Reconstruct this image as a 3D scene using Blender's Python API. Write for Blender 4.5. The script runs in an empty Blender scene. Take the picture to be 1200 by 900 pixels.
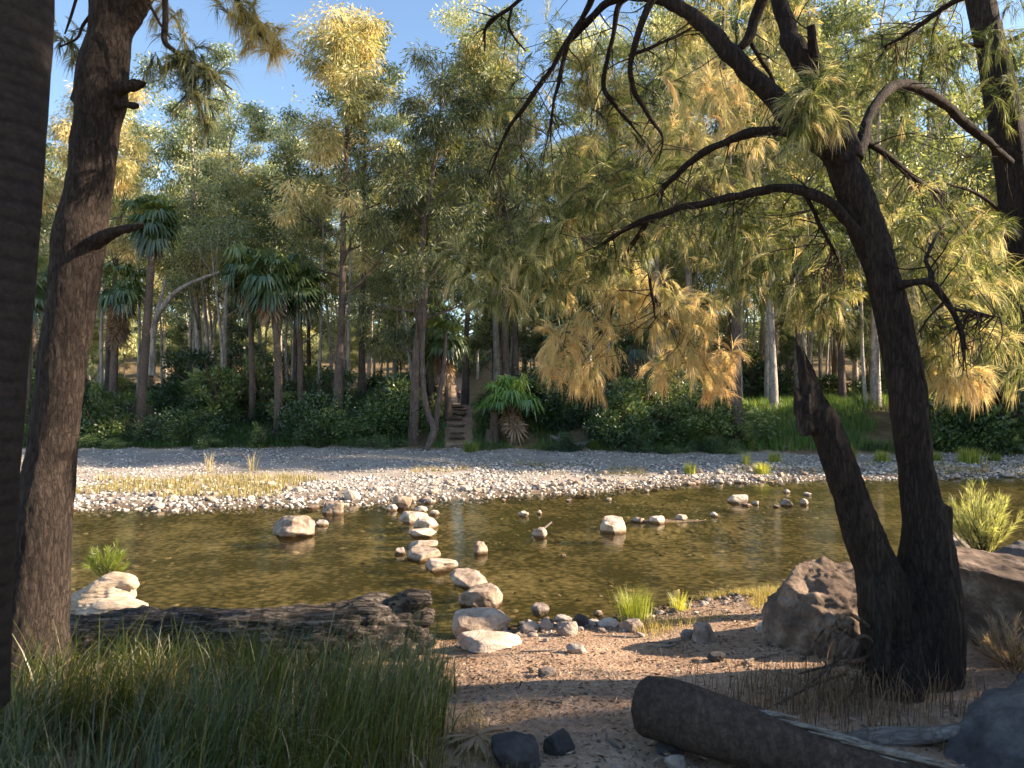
import bpy, math, random
import numpy as np
from mathutils import Vector
R = math.radians
C = bpy.context.scene.collection
rs = np.random.RandomState

# ------------------------------------------------------------------ noise
def _h(ix, iy, iz, s):
    n = (ix.astype(np.int64)*374761393 + iy.astype(np.int64)*668265263 + iz.astype(np.int64)*2147483647 + s*974634777) & 0xffffffff
    n = ((n ^ (n >> 13))*1274126177) & 0xffffffff
    n = ((n ^ (n >> 16))*2246822519) & 0xffffffff
    return ((n ^ (n >> 15)) & 0xffff)/32767.5 - 1
def noise(p, s=0):
    p = np.asarray(p, float); i = np.floor(p).astype(np.int64); f = p-i; f = f*f*(3-2*f)
    x, y, z = i[:,0], i[:,1], i[:,2]; u, v, w = f[:,0], f[:,1], f[:,2]
    L = lambda a, b, t: a+(b-a)*t
    return L(L(L(_h(x,y,z,s),_h(x+1,y,z,s),u), L(_h(x,y+1,z,s),_h(x+1,y+1,z,s),u), v),
             L(L(_h(x,y,z+1,s),_h(x+1,y,z+1,s),u), L(_h(x,y+1,z+1,s),_h(x+1,y+1,z+1,s),u), v), w)
def fbm(p, o=4, s=0, g=0.5):
    p = np.asarray(p, float); a, t, n = 1., 0., 0.
    for k in range(o):
        t = t+a*noise(p*(2.03**k)+k*7.3, s+k); n += a; a *= g
    return t/n
def n2(x, y, f, o=3, s=0):
    x, y = np.broadcast_arrays(np.asarray(x, float), np.asarray(y, float))
    return fbm(np.stack([x.ravel()*f, y.ravel()*f, np.full(x.size, .37)], 1), o, s).reshape(x.shape)
def sstep(a, b, x):
    t = np.clip((x-a)/(b-a), 0, 1); return t*t*(3-2*t)

# ------------------------------------------------------------------ camera geometry
CAMZ, PITCH, F = 2.4, math.atan(22/800), 800.
def ray(px, py):
    x, y = (px-600)/F, (450-py)/F; c, s = math.cos(PITCH), math.sin(PITCH)
    return np.array([x, c-y*s, s+y*c])
def P(px, py, Y):
    d = ray(px, py); return np.array([0, 0, CAMZ]) + d*(Y/d[1])

# ------------------------------------------------------------------ terrain
NX = [-40,-12,-5.8,-2.5,-.71,.38,1.17,2.1,3.3,4.1,6.95,8.6,14,40]
NY = [8.4,8.2,8.0,7.5,7.0,7.5,7.7,8.35,8.8,9.14,10.5,11.2,12,12.5]
FX = [-40,-14,-11,-7.7,-4,-2.6,-.9,2.3,5,8.7,16.7,45]
FY = [15.6,15.2,15.4,15.4,16.1,16.3,17.3,18.5,20.2,21.1,22.3,23]
def path_x(y): return -.0775*y + .25*np.sin(y*.11)*sstep(34, 50, y)
def terrain(x, y, detail=True):
    x = np.asarray(x, float); y = np.asarray(y, float); x, y = np.broadcast_arrays(x, y)
    w = .25*n2(x, y, .55, 3, 5) if detail else 0
    yn = np.interp(x, NX, NY)+w; yf = np.interp(x, FX, FY)+1.3*w
    d = yn-y
    near = .82*(1-np.exp(-np.maximum(d, 0)/4.2)) + .06*sstep(3, 9, x)*np.maximum(d, 0)
    e = y-yf
    toe = 28.6+.5*n2(x, x*0, .25, 2, 9)
    far = .034*np.minimum(np.maximum(e, 0), 14)+.02*sstep(0, .5, e)
    bank = 1.75*sstep(0, 1, (y-toe)/(5.2+1.0*sstep(3, 12, x)))
    dp = np.abs(x-path_x(y))
    off = sstep(1.5, 7, dp)*sstep(33, 44, y)
    rise = off*.055*np.clip(y-34, 0, 62) + .22*np.clip(y-90, 0, 70)
    # river between the two shores
    m = np.minimum(y-yn, yf-y)
    bed = -.20*(1-np.exp(-np.maximum(m, 0)/1.4))-.03*sstep(0, .4, m)
    shoal = .27*np.exp(-((x-(y-14.2)*.1-3.2)/1.7)**2)*np.exp(-((y-13.9-.1*(x-3))/.35)**2)
    bed = bed+shoal
    z = np.where(m > 0, bed, np.where(d > 0, near, far+bank+rise))
    if detail:
        a = np.where(y > 28, .12, .035)
        z = z + a*n2(x, y, .8, 3, 1)*np.where(m > 0, .5, sstep(0, 1, -m)+.15) + .012*n2(x, y, 5, 2, 2)*(y < 30)
        k = sstep(1.0, .5, dp)*sstep(28, 29, y)*sstep(35, 34, y)      # steps cut in the path
        zs = np.round(z/.17)*.17
        z = z*(1-k)+zs*k
    return z
def gz(x, y): return float(terrain(np.array([x]), np.array([y]))[0])
def hit(px, py):
    d = ray(px, py); d = d/d[1]; Y = np.concatenate([np.arange(1.5, 12, .01), np.arange(12, 60, .03), np.arange(60, 160, .2)])
    z = CAMZ+d[2]*Y; g = terrain(d[0]*Y, Y); g = np.maximum(g, 0)
    k = np.nonzero(z <= g)[0]; k = k[0] if len(k) else -1
    return np.array([d[0]*Y[k], Y[k], g[k]])

# ------------------------------------------------------------------ mesh builder
class MB:
    def __init__(s): s.v = []; s.f = {3: [], 4: []}; s.t = {3: [], 4: []}; s.n = 0
    def add(s, v, f, tint=0.):
        v = np.asarray(v, float).reshape(-1, 3); f = np.asarray(f, np.int64); k = f.shape[1]
        s.v.append(v); s.f[k].append(f+s.n); s.t[k].append(np.broadcast_to(np.asarray(tint, float), (len(f),)).copy()); s.n += len(v)
    def mesh(s, name, mat, smooth=True):
        me = bpy.data.meshes.new(name); V = np.concatenate(s.v).astype(np.float32)
        L, tot, T = [], [], []
        for k in (3, 4):
            if s.f[k]:
                f = np.concatenate(s.f[k]); L.append(f.ravel()); tot.append(np.full(len(f), k)); T.append(np.concatenate(s.t[k]))
        L = np.concatenate(L).astype(np.int32); tot = np.concatenate(tot).astype(np.int32); T = np.concatenate(T).astype(np.float32)
        me.vertices.add(len(V)); me.vertices.foreach_set('co', V.ravel())
        me.loops.add(len(L)); me.loops.foreach_set('vertex_index', L)
        me.polygons.add(len(tot)); st = np.concatenate([[0], np.cumsum(tot)[:-1]]).astype(np.int32)
        me.polygons.foreach_set('loop_start', st)
        me.polygons.foreach_set('use_smooth', np.full(len(tot), smooth))
        me.update(calc_edges=True)
        a = me.attributes.new('tint', 'FLOAT', 'FACE'); a.data.foreach_set('value', T)
        if mat: me.materials.append(mat)
        return me
    def build(s, name, mat, parent=None, smooth=True, loc=None):
        return link(name, s.mesh(name, mat, smooth), parent, loc)
def link(name, data, parent=None, loc=None):
    o = bpy.data.objects.new(name, data); C.objects.link(o)
    if parent: o.parent = parent
    if loc is not None: o.location = loc
    return o
def tag(o, label=None, cat=None, group=None, kind=None):
    if label: o['label'] = label
    if cat: o['category'] = cat
    if group: o['group'] = group
    if kind: o['kind'] = kind
    return o
def thing(name, loc, label, cat, group=None, rz=0, sc=1):
    o = link(name, None, None, loc); o.rotation_euler = (0, 0, rz); o.scale = (sc,)*3 if np.isscalar(sc) else sc
    return tag(o, label, cat, group)
def dup(root, loc, rz=0, sc=1, label=None, group=None):
    r = root.copy(); C.objects.link(r); r.location = loc; r.rotation_euler = (0, 0, rz); r.scale = (sc,)*3 if np.isscalar(sc) else sc
    if label: r['label'] = label
    if group: r['group'] = group
    for ch in list(root.children):
        c = ch.copy(); C.objects.link(c); c.parent = r
        for g in ch.children:
            d = g.copy(); C.objects.link(d); d.parent = c
    return r
def catmull(pts, r, n):
    pts = np.asarray(pts, float); r = np.asarray(r, float); q = np.vstack([2*pts[0]-pts[1], pts, 2*pts[-1]-pts[-2]])
    t = np.linspace(0, len(pts)-1-1e-6, n); i = t.astype(int); f = (t-i)[:, None]
    a, b, c, d = q[i], q[i+1], q[i+2], q[i+3]
    o = .5*(2*b+(c-a)*f+(2*a-5*b+4*c-d)*f**2+(3*b-a-3*c+d)*f**3)
    return o, np.interp(t, np.arange(len(r)), r)
def tube(mb, pts, r, sides=8, n=None, rough=0., rf=3., seed=0, caps=True, tint=0., ridge=0):
    n = n or max(len(pts)*3, 4)
    p, rr = catmull(pts, r, n) if len(pts) > 1 else (pts, r)
    T = np.gradient(p, axis=0); T /= np.linalg.norm(T, axis=1)[:, None]+1e-9
    a = np.array([0, 0, 1.]) if abs(T[0][2]) < .9 else np.array([1., 0, 0])
    N = np.cross(T[0], a); N /= np.linalg.norm(N); Ns = [N]
    for k in range(1, n):
        N = Ns[-1]-T[k]*np.dot(Ns[-1], T[k]); N /= np.linalg.norm(N)+1e-9; Ns.append(N)
    Ns = np.array(Ns); B = np.cross(T, Ns); th = np.linspace(0, 2*np.pi, sides, endpoint=False)
    dirs = Ns[:, None]*np.cos(th)[None, :, None]+B[:, None]*np.sin(th)[None, :, None]
    R_ = np.repeat(rr[:, None], sides, 1)
    if rough:
        q = (p[:, None]+dirs*rr[:, None, None]).reshape(-1, 3)
        R_ = R_*(1+rough*fbm(q*rf, 3, seed).reshape(n, sides))
    if ridge:
        s_ = np.linspace(0, 1, n)*np.linalg.norm(np.diff(p, axis=0), axis=1).sum()
        g = np.stack([np.cos(th)[None]*3.2+0*s_[:, None], np.sin(th)[None]*3.2+0*s_[:, None], s_[:, None]*1.6+0*th[None]], -1).reshape(-1, 3)
        R_ = R_+ridge*(np.abs(fbm(g*1.6, 3, seed+9)).reshape(n, sides)*2-.5)
    v = (p[:, None]+dirs*R_[..., None]).reshape(-1, 3)
    i = np.arange(n-1)[:, None]*sides; j = np.arange(sides)[None]; j2 = (j+1) % sides
    f = np.stack([i+j, i+j2, i+sides+j2, i+sides+j], -1).reshape(-1, 4)
    mb.add(v, f, tint)
    if caps:
        for k, fl in ((0, 1), (n-1, 0)):
            ring = v[k*sides:(k+1)*sides]; c = ring.mean(0)
            idx = np.arange(sides); ff = np.stack([idx, (idx+1) % sides, np.full(sides, sides)], 1)
            if fl: ff = ff[:, ::-1]
            mb.add(np.vstack([ring, c]), ff, tint)
    return p, rr
def unit(n, g):
    v = g.normal(size=(n, 3)); return v/np.linalg.norm(v, axis=1)[:, None]
def leaves(mb, pos, dirs, ln, wd, tint, g):
    """diamond leaves at pos pointing along dirs"""
    n = len(pos); dirs = dirs/(np.linalg.norm(dirs, axis=1)[:, None]+1e-9)
    s = np.cross(dirs, unit(n, g)); s /= np.linalg.norm(s, axis=1)[:, None]+1e-9
    ln = np.broadcast_to(ln, (n,))[:, None]; wd = np.broadcast_to(wd, (n,))[:, None]
    v = np.stack([pos, pos+dirs*ln*.45+s*wd*.5, pos+dirs*ln, pos+dirs*ln*.45-s*wd*.5], 1).reshape(-1, 3)
    mb.add(v, np.arange(4*n).reshape(-1, 4), tint)
def needles(mb, pos, dirs, ln, wd, tint, g, droop=.5):
    """thin bent needles (2 tapering segments)"""
    n = len(pos); dirs = dirs/(np.linalg.norm(dirs, axis=1)[:, None]+1e-9)
    s = np.cross(dirs, unit(n, g)); s /= np.linalg.norm(s, axis=1)[:, None]+1e-9
    ln = np.broadcast_to(ln, (n,))[:, None]; w = np.broadcast_to(wd, (n,))[:, None]
    d2 = dirs+np.array([0, 0, -1.])*droop; d2 /= np.linalg.norm(d2, axis=1)[:, None]
    m = pos+dirs*ln*.5; e = m+d2*ln*.5
    v = np.stack([pos-s*w*.5, pos+s*w*.5, m+s*w*.45, m-s*w*.45, e], 1).reshape(-1, 3)
    b = np.arange(n)[:, None]*5
    mb.add(v, b+np.array([[0, 1, 2, 3]]), tint)
    mb.add(v, b+np.array([[3, 2, 4]]), tint)
def blades(mb, base, h, lean, wd, tint, g, segs=5, curl=1., dirang=None):
    n = len(base); h = np.broadcast_to(h, (n,)); lean = np.broadcast_to(lean, (n,)); wd = np.broadcast_to(wd, (n,))
    az = g.uniform(0, 2*np.pi, n) if dirang is None else dirang
    D = np.stack([np.cos(az), np.sin(az), 0*az], 1); S = np.stack([-np.sin(az), np.cos(az), 0*az], 1)
    tw = g.uniform(-.7, .7, n)[:, None]; S = S*np.cos(tw)+D*np.sin(tw)
    t = np.linspace(0, 1, segs+1); a0 = .08; rows = []
    ang = a0+lean[:, None]*(t[None]**1.5)*curl
    dx = np.sin(ang)*h[:, None]/segs; dz = np.cos(ang)*h[:, None]/segs
    X = np.cumsum(dx, 1)-dx; Z = np.cumsum(dz, 1)-dz
    for k in range(segs+1):
        c = base+D*X[:, k:k+1]+np.array([0, 0, 1.])*Z[:, k:k+1]
        w = (wd*.5*(1-t[k]**2*.92))[:, None]
        rows += [c-S*w, c+S*w]
    v = np.stack(rows, 1).reshape(-1, 3); b = (np.arange(n)*2*(segs+1))[:, None, None]
    q = np.array([[2*k, 2*k+1, 2*k+3, 2*k+2] for k in range(segs)])[None]
    mb.add(v, (b+q).reshape(-1, 4), np.repeat(np.broadcast_to(tint, (n,)), segs))

# ------------------------------------------------------------------ materials
def mat(name):
    m = bpy.data.materials.new(name); m.use_nodes = True; nt = m.node_tree; nt.nodes.clear()
    return m, nt, nt.nodes, nt.links
def N(nodes, t, **k):
    n = nodes.new(t)
    for a, b in k.items():
        if a.startswith('_'): n.inputs[a[1:].replace('_', ' ')].default_value = b
        else: setattr(n, a, b)
    return n
def ramp(nodes, stops, interp='LINEAR'):
    r = nodes.new('ShaderNodeValToRGB'); e = r.color_ramp.elements; r.color_ramp.interpolation = interp
    while len(e) < len(stops): e.new(.5)
    for k, (p, c) in enumerate(stops): e[k].position = p; e[k].color = (*c, 1)
    return r
def bark_mat(name, c0, c1, sc=1., bump=.6, stretch=.18, rough=.9, c2=None, rings=False, dist=.03, ax='z', cells=.75):
    m, nt, ns, ln = mat(name)
    tc = N(ns, 'ShaderNodeTexCoord'); mp = N(ns, 'ShaderNodeMapping')
    mp.inputs['Scale'].default_value = ((sc, sc, sc*stretch) if ax == 'z' else (sc*stretch, sc, sc)); ln.new(tc.outputs['Object'], mp.inputs['Vector'])
    a = N(ns, 'ShaderNodeTexNoise', _Scale=14., _Detail=7., _Roughness=.65, _Distortion=.6); ln.new(mp.outputs[0], a.inputs['Vector'])
    v = N(ns, 'ShaderNodeTexVoronoi', feature='DISTANCE_TO_EDGE', _Scale=22.); 
    mx = N(ns, 'ShaderNodeMixRGB', _Fac=.12); ln.new(mp.outputs[0], mx.inputs[1]); ln.new(a.outputs['Color'], mx.inputs[2]); ln.new(mx.outputs[0], v.inputs['Vector'])
    b = N(ns, 'ShaderNodeTexNoise', _Scale=1.7, _Detail=3.); ln.new(tc.outputs['Object'], b.inputs['Vector'])
    r = ramp(ns, [(.3, c0), (.62, c1)] + ([(.75, c2)] if c2 else [])); 
    s = N(ns, 'ShaderNodeMath', operation='MULTIPLY_ADD'); ln.new(a.outputs['Fac'], s.inputs[0]); s.inputs[1].default_value = .65
    s2 = N(ns, 'ShaderNodeMath', operation='MULTIPLY'); ln.new(b.outputs['Fac'], s2.inputs[0]); s2.inputs[1].default_value = .35
    ln.new(s2.outputs[0], s.inputs[2]); ln.new(s.outputs[0], r.inputs[0])
    vr = ramp(ns, [(0, (.28,)*3), (.12, (1,)*3)]); ln.new(v.outputs['Distance'], vr.inputs[0])
    mu = N(ns, 'ShaderNodeMixRGB', blend_type='MULTIPLY', _Fac=cells); ln.new(r.outputs[0], mu.inputs[1]); ln.new(vr.outputs[0], mu.inputs[2])
    hh = N(ns, 'ShaderNodeMath', operation='MULTIPLY_ADD'); ln.new(vr.outputs[0], hh.inputs[0]); hh.inputs[1].default_value = .8*cells; ln.new(a.outputs['Fac'], hh.inputs[2])
    last = hh
    if rings:
        w = N(ns, 'ShaderNodeTexWave', wave_type='BANDS', bands_direction='Z' if ax == 'z' else 'X', _Scale=rings, _Distortion=1.6, _Detail=2.); ln.new(tc.outputs['Object'], w.inputs['Vector'])
        w.inputs['Detail Scale'].default_value = 2.
        last = N(ns, 'ShaderNodeMath', operation='MULTIPLY_ADD'); ln.new(w.outputs['Fac'], last.inputs[0]); last.inputs[1].default_value = 1. if ax == 'z' else .25; ln.new(hh.outputs[0], last.inputs[2])
        wr = ramp(ns, [(0, (.62,)*3), (.35, (1,)*3)]); ln.new(w.outputs['Fac'], wr.inputs[0])
        m2 = N(ns, 'ShaderNodeMixRGB', blend_type='MULTIPLY', _Fac=.8 if ax == 'z' else .3); ln.new(mu.outputs[0], m2.inputs[1]); ln.new(wr.outputs[0], m2.inputs[2]); mu = m2
    bp = N(ns, 'ShaderNodeBump', _Strength=bump, _Distance=dist); ln.new(last.outputs[0], bp.inputs['Height'])
    p = N(ns, 'ShaderNodeBsdfPrincipled', _Roughness=rough); p.inputs['Specular IOR Level'].default_value = .2
    ln.new(mu.outputs[0], p.inputs['Base Color']); ln.new(bp.outputs[0], p.inputs['Normal'])
    o = N(ns, 'ShaderNodeOutputMaterial'); ln.new(p.outputs[0], o.inputs[0]); return m
def leaf_mat(name, dark, mid, light, trans=.4, spread=.25, gloss=.06, tcol=None, last=None):
    """tint attribute -> ramp; a little hue drift per object and per clump"""
    m, nt, ns, ln = mat(name)
    at = N(ns, 'ShaderNodeAttribute', attribute_name='tint'); oi = N(ns, 'ShaderNodeObjectInfo')
    a = N(ns, 'ShaderNodeMath', operation='MULTIPLY_ADD'); ln.new(oi.outputs['Random'], a.inputs[0]); a.inputs[1].default_value = spread; ln.new(at.outputs['Fac'], a.inputs[2])
    b = N(ns, 'ShaderNodeMath', operation='SUBTRACT'); ln.new(a.outputs[0], b.inputs[0]); b.inputs[1].default_value = spread*.5
    r = ramp(ns, [(.05, dark), (.5, mid), (.85 if last else .95, light)] + ([(1., last)] if last else [])); ln.new(b.outputs[0], r.inputs[0])
    d = N(ns, 'ShaderNodeBsdfDiffuse'); t = N(ns, 'ShaderNodeBsdfTranslucent'); g = N(ns, 'ShaderNodeBsdfGlossy', _Roughness=.45)
    tm = N(ns, 'ShaderNodeMixRGB', blend_type='MULTIPLY', _Fac=1.); ln.new(r.outputs[0], tm.inputs[1]); tm.inputs[2].default_value = (*(tcol or (1.6, 1.45, .7)), 1)
    ln.new(r.outputs[0], d.inputs[0]); ln.new(tm.outputs[0], t.inputs[0])
    m1 = N(ns, 'ShaderNodeMixShader', _Fac=trans); ln.new(d.outputs[0], m1.inputs[1]); ln.new(t.outputs[0], m1.inputs[2])
    m2 = N(ns, 'ShaderNodeMixShader', _Fac=gloss); ln.new(m1.outputs[0], m2.inputs[1]); ln.new(g.outputs[0], m2.inputs[2])
    o = N(ns, 'ShaderNodeOutputMaterial'); ln.new(m2.outputs[0], o.inputs[0]); return m
def rock_mat(name, c0, c1, c2, sc=1., bump=.5, rand=.25, rough=.85, wet=None):
    m, nt, ns, ln = mat(name)
    tc = N(ns, 'ShaderNodeTexCoord'); oi = N(ns, 'ShaderNodeObjectInfo')
    ad = N(ns, 'ShaderNodeVectorMath', operation='ADD'); ln.new(tc.outputs['Object'], ad.inputs[0])
    sc_ = N(ns, 'ShaderNodeMath', operation='MULTIPLY'); ln.new(oi.outputs['Random'], sc_.inputs[0]); sc_.inputs[1].default_value = 37.
    ln.new(sc_.outputs[0], ad.inputs[1])
    a = N(ns, 'ShaderNodeTexNoise', _Scale=3.*sc, _Detail=8., _Roughness=.62); ln.new(ad.outputs[0], a.inputs['Vector'])
    b = N(ns, 'ShaderNodeTexNoise', _Scale=30.*sc, _Detail=5., _Roughness=.7); ln.new(ad.outputs[0], b.inputs['Vector'])
    at = N(ns, 'ShaderNodeAttribute', attribute_name='tint')
    s = N(ns, 'ShaderNodeMath', operation='MULTIPLY_ADD'); ln.new(b.outputs['Fac'], s.inputs[0]); s.inputs[1].default_value = .35; ln.new(a.outputs['Fac'], s.inputs[2])
    s2 = N(ns, 'ShaderNodeMath', operation='MULTIPLY_ADD'); ln.new(oi.outputs['Random'], s2.inputs[0]); s2.inputs[1].default_value = rand; ln.new(s.outputs[0], s2.inputs[2])
    s3 = N(ns, 'ShaderNodeMath', operation='ADD'); ln.new(s2.outputs[0], s3.inputs[0]); ln.new(at.outputs['Fac'], s3.inputs[1])
    s4 = N(ns, 'ShaderNodeMath', operation='SUBTRACT'); ln.new(s3.outputs[0], s4.inputs[0]); s4.inputs[1].default_value = .17+rand*.5
    r = ramp(ns, [(.25, c0), (.5, c1), (.75, c2)]); ln.new(s4.outputs[0], r.inputs[0])
    col = r
    if wet:      # dark damp band at the waterline
        ge = N(ns, 'ShaderNodeNewGeometry'); sp = N(ns, 'ShaderNodeSeparateXYZ'); ln.new(ge.outputs['Position'], sp.inputs[0])
        zz = N(ns, 'ShaderNodeMath', operation='MULTIPLY_ADD'); ln.new(a.outputs['Fac'], zz.inputs[0]); zz.inputs[1].default_value = -.05; ln.new(sp.outputs['Z'], zz.inputs[2])
        wr = ramp(ns, [(.0, (.32, .27, .2)), (.035, (1, 1, 1))]); ln.new(zz.outputs[0], wr.inputs[0])
        mu = N(ns, 'ShaderNodeMixRGB', blend_type='MULTIPLY', _Fac=1.); ln.new(r.outputs[0], mu.inputs[1]); ln.new(wr.outputs[0], mu.inputs[2]); col = mu
    bp = N(ns, 'ShaderNodeBump', _Strength=bump, _Distance=.03); ln.new(s.outputs[0], bp.inputs['Height'])
    p = N(ns, 'ShaderNodeBsdfPrincipled', _Roughness=rough); p.inputs['Specular IOR Level'].default_value = .25
    ln.new(col.outputs[0], p.inputs['Base Color']); ln.new(bp.outputs[0], p.inputs['Normal'])
    o = N(ns, 'ShaderNodeOutputMaterial'); ln.new(p.outputs[0], o.inputs[0]); return m
M = {}
M['bark_oak'] = bark_mat('bark_oak', (.010, .007, .006), (.05, .036, .028), 2.3, 1., .16, c2=(.17, .125, .10), cells=.4)
M['bark_dead'] = bark_mat('bark_dead', (.035, .022, .015), (.17, .115, .08), 1.2, 1., .12, c2=(.3, .23, .17))
M['bark_left'] = bark_mat('bark_left', (.014, .010, .009), (.07, .052, .042), 2.4, 1., .25, c2=(.2, .15, .12), cells=.4)
M['bark_palm'] = bark_mat('bark_palm', (.014, .011, .010), (.042, .032, .027), 1.3, .35, 1.2, rings=3.3, cells=.35, dist=.02)
M['bark_palmlog'] = bark_mat('bark_palmlog', (.02, .014, .011), (.10, .068, .05), 1.2, .6, 1.3, ax='x', cells=.4, rings=8., c2=(.22, .155, .12))
M['bark_far'] = bark_mat('bark_far', (.06, .045, .038), (.20, .15, .125), .8, .7, .2, c2=(.28, .22, .19))
M['bark_gum'] = bark_mat('bark_gum', (.22, .185, .16), (.55, .49, .43), .25, .3, .3, c2=(.68, .64, .58))
M['bark_farpalm'] = bark_mat('bark_farpalm', (.06, .045, .035), (.2, .15, .12), .8, .7, 1.5)
M['char'] = bark_mat('charred_wood', (.03, .025, .022), (.22, .18, .15), 1.5, 1.3, .1, ax='x', cells=.45, c2=(.6, .5, .41), dist=.05)
M['grey_wood'] = bark_mat('grey_wood', (.11, .09, .075), (.33, .285, .245), 1.6, .8, .15, ax='x', cells=.3)
M['pale_wood'] = bark_mat('pale_wood', (.28, .2, .13), (.66, .52, .38), 1.5, .7, .2, ax='x', cells=.25)
M['twig'] = bark_mat('twig_bark', (.05, .035, .027), (.13, .095, .075), 2., .4, .4)
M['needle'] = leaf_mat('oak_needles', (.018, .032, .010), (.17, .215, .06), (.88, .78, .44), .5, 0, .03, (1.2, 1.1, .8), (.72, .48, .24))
M['needle_left'] = leaf_mat('left_tree_needles', (.05, .07, .05), (.16, .18, .09), (.6, .5, .22), .45, 0, .04)
M['leaf_gum'] = leaf_mat('gum_leaves', (.035, .065, .038), (.24, .30, .135), (.84, .82, .52), .38, .5, .08)
M['leaf_oak'] = leaf_mat('river_oak_leaves', (.035, .055, .028), (.23, .25, .09), (.80, .64, .35), .38, .45, .05)
M['leaf_shrub'] = leaf_mat('shrub_leaves', (.018, .045, .016), (.08, .15, .04), (.42, .46, .16), .38, .5, .08)
M['leaf_shrub_light'] = leaf_mat('light_shrub_leaves', (.03, .06, .02), (.12, .18, .05), (.45, .48, .17), .4, .5, .08)
M['leaf_palm'] = leaf_mat('palm_leaves', (.02, .042, .014), (.07, .12, .035), (.26, .32, .10), .35, .15, .1)
M['leaf_palm_sunlit'] = leaf_mat('sunlit_palm_leaves', (.05, .12, .02), (.16, .30, .05), (.50, .58, .14), .4, 0, .1)  # lit copy of the palm leaves: a sun patch put into the colour
M['seedling'] = leaf_mat('seedling_needles', (.10, .13, .05), (.34, .38, .17), (.70, .70, .42), .5, 0, .04)
M['leaf_dead'] = leaf_mat('dead_fronds', (.09, .055, .03), (.24, .16, .10), (.42, .31, .21), .25, .1, .02)
M['grass'] = leaf_mat('tall_grass_blades', (.028, .038, .006), (.095, .125, .016), (.52, .39, .20), .4, 0, .06)
M['grass_bank'] = leaf_mat('bank_grass', (.03, .08, .02), (.12, .22, .04), (.45, .46, .14), .4, 0, .04)
M['grass_dry'] = leaf_mat('dry_grass', (.12, .11, .035), (.36, .30, .11), (.6, .5, .28), .4, 0, .03)
M['tuft'] = leaf_mat('tuft_blades', (.08, .12, .02), (.24, .30, .05), (.52, .52, .14), .5, 0, .05)
M['litter'] = leaf_mat('leaf_litter', (.06, .035, .02), (.2, .12, .07), (.5, .38, .27), .1, 0, .02)
M['rock_pale'] = rock_mat('pale_river_rock', (.15, .105, .075), (.41, .315, .24), (.64, .53, .43), 2.2, 1.1, .3, wet=True)
M['rock_grey'] = rock_mat('grey_river_rock', (.12, .095, .08), (.31, .255, .215), (.52, .44, .37), 1.8, .9, .45, wet=True)
M['rock_big'] = rock_mat('brown_boulder', (.035, .024, .018), (.13, .09, .065), (.33, .25, .19), 1.2, 1., .1)
M['rock_blue'] = rock_mat('dark_boulder', (.022, .02, .02), (.07, .062, .06), (.16, .14, .13), 1.2, .8, .1)
M['cobble'] = rock_mat('cobbles', (.13, .115, .105), (.42, .36, .31), (.70, .63, .55), 2., .4, 0)
M['bedstone'] = rock_mat('bed_cobbles', (.07, .06, .02), (.30, .235, .09), (.68, .52, .27), 2., .4, 0)

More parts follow.
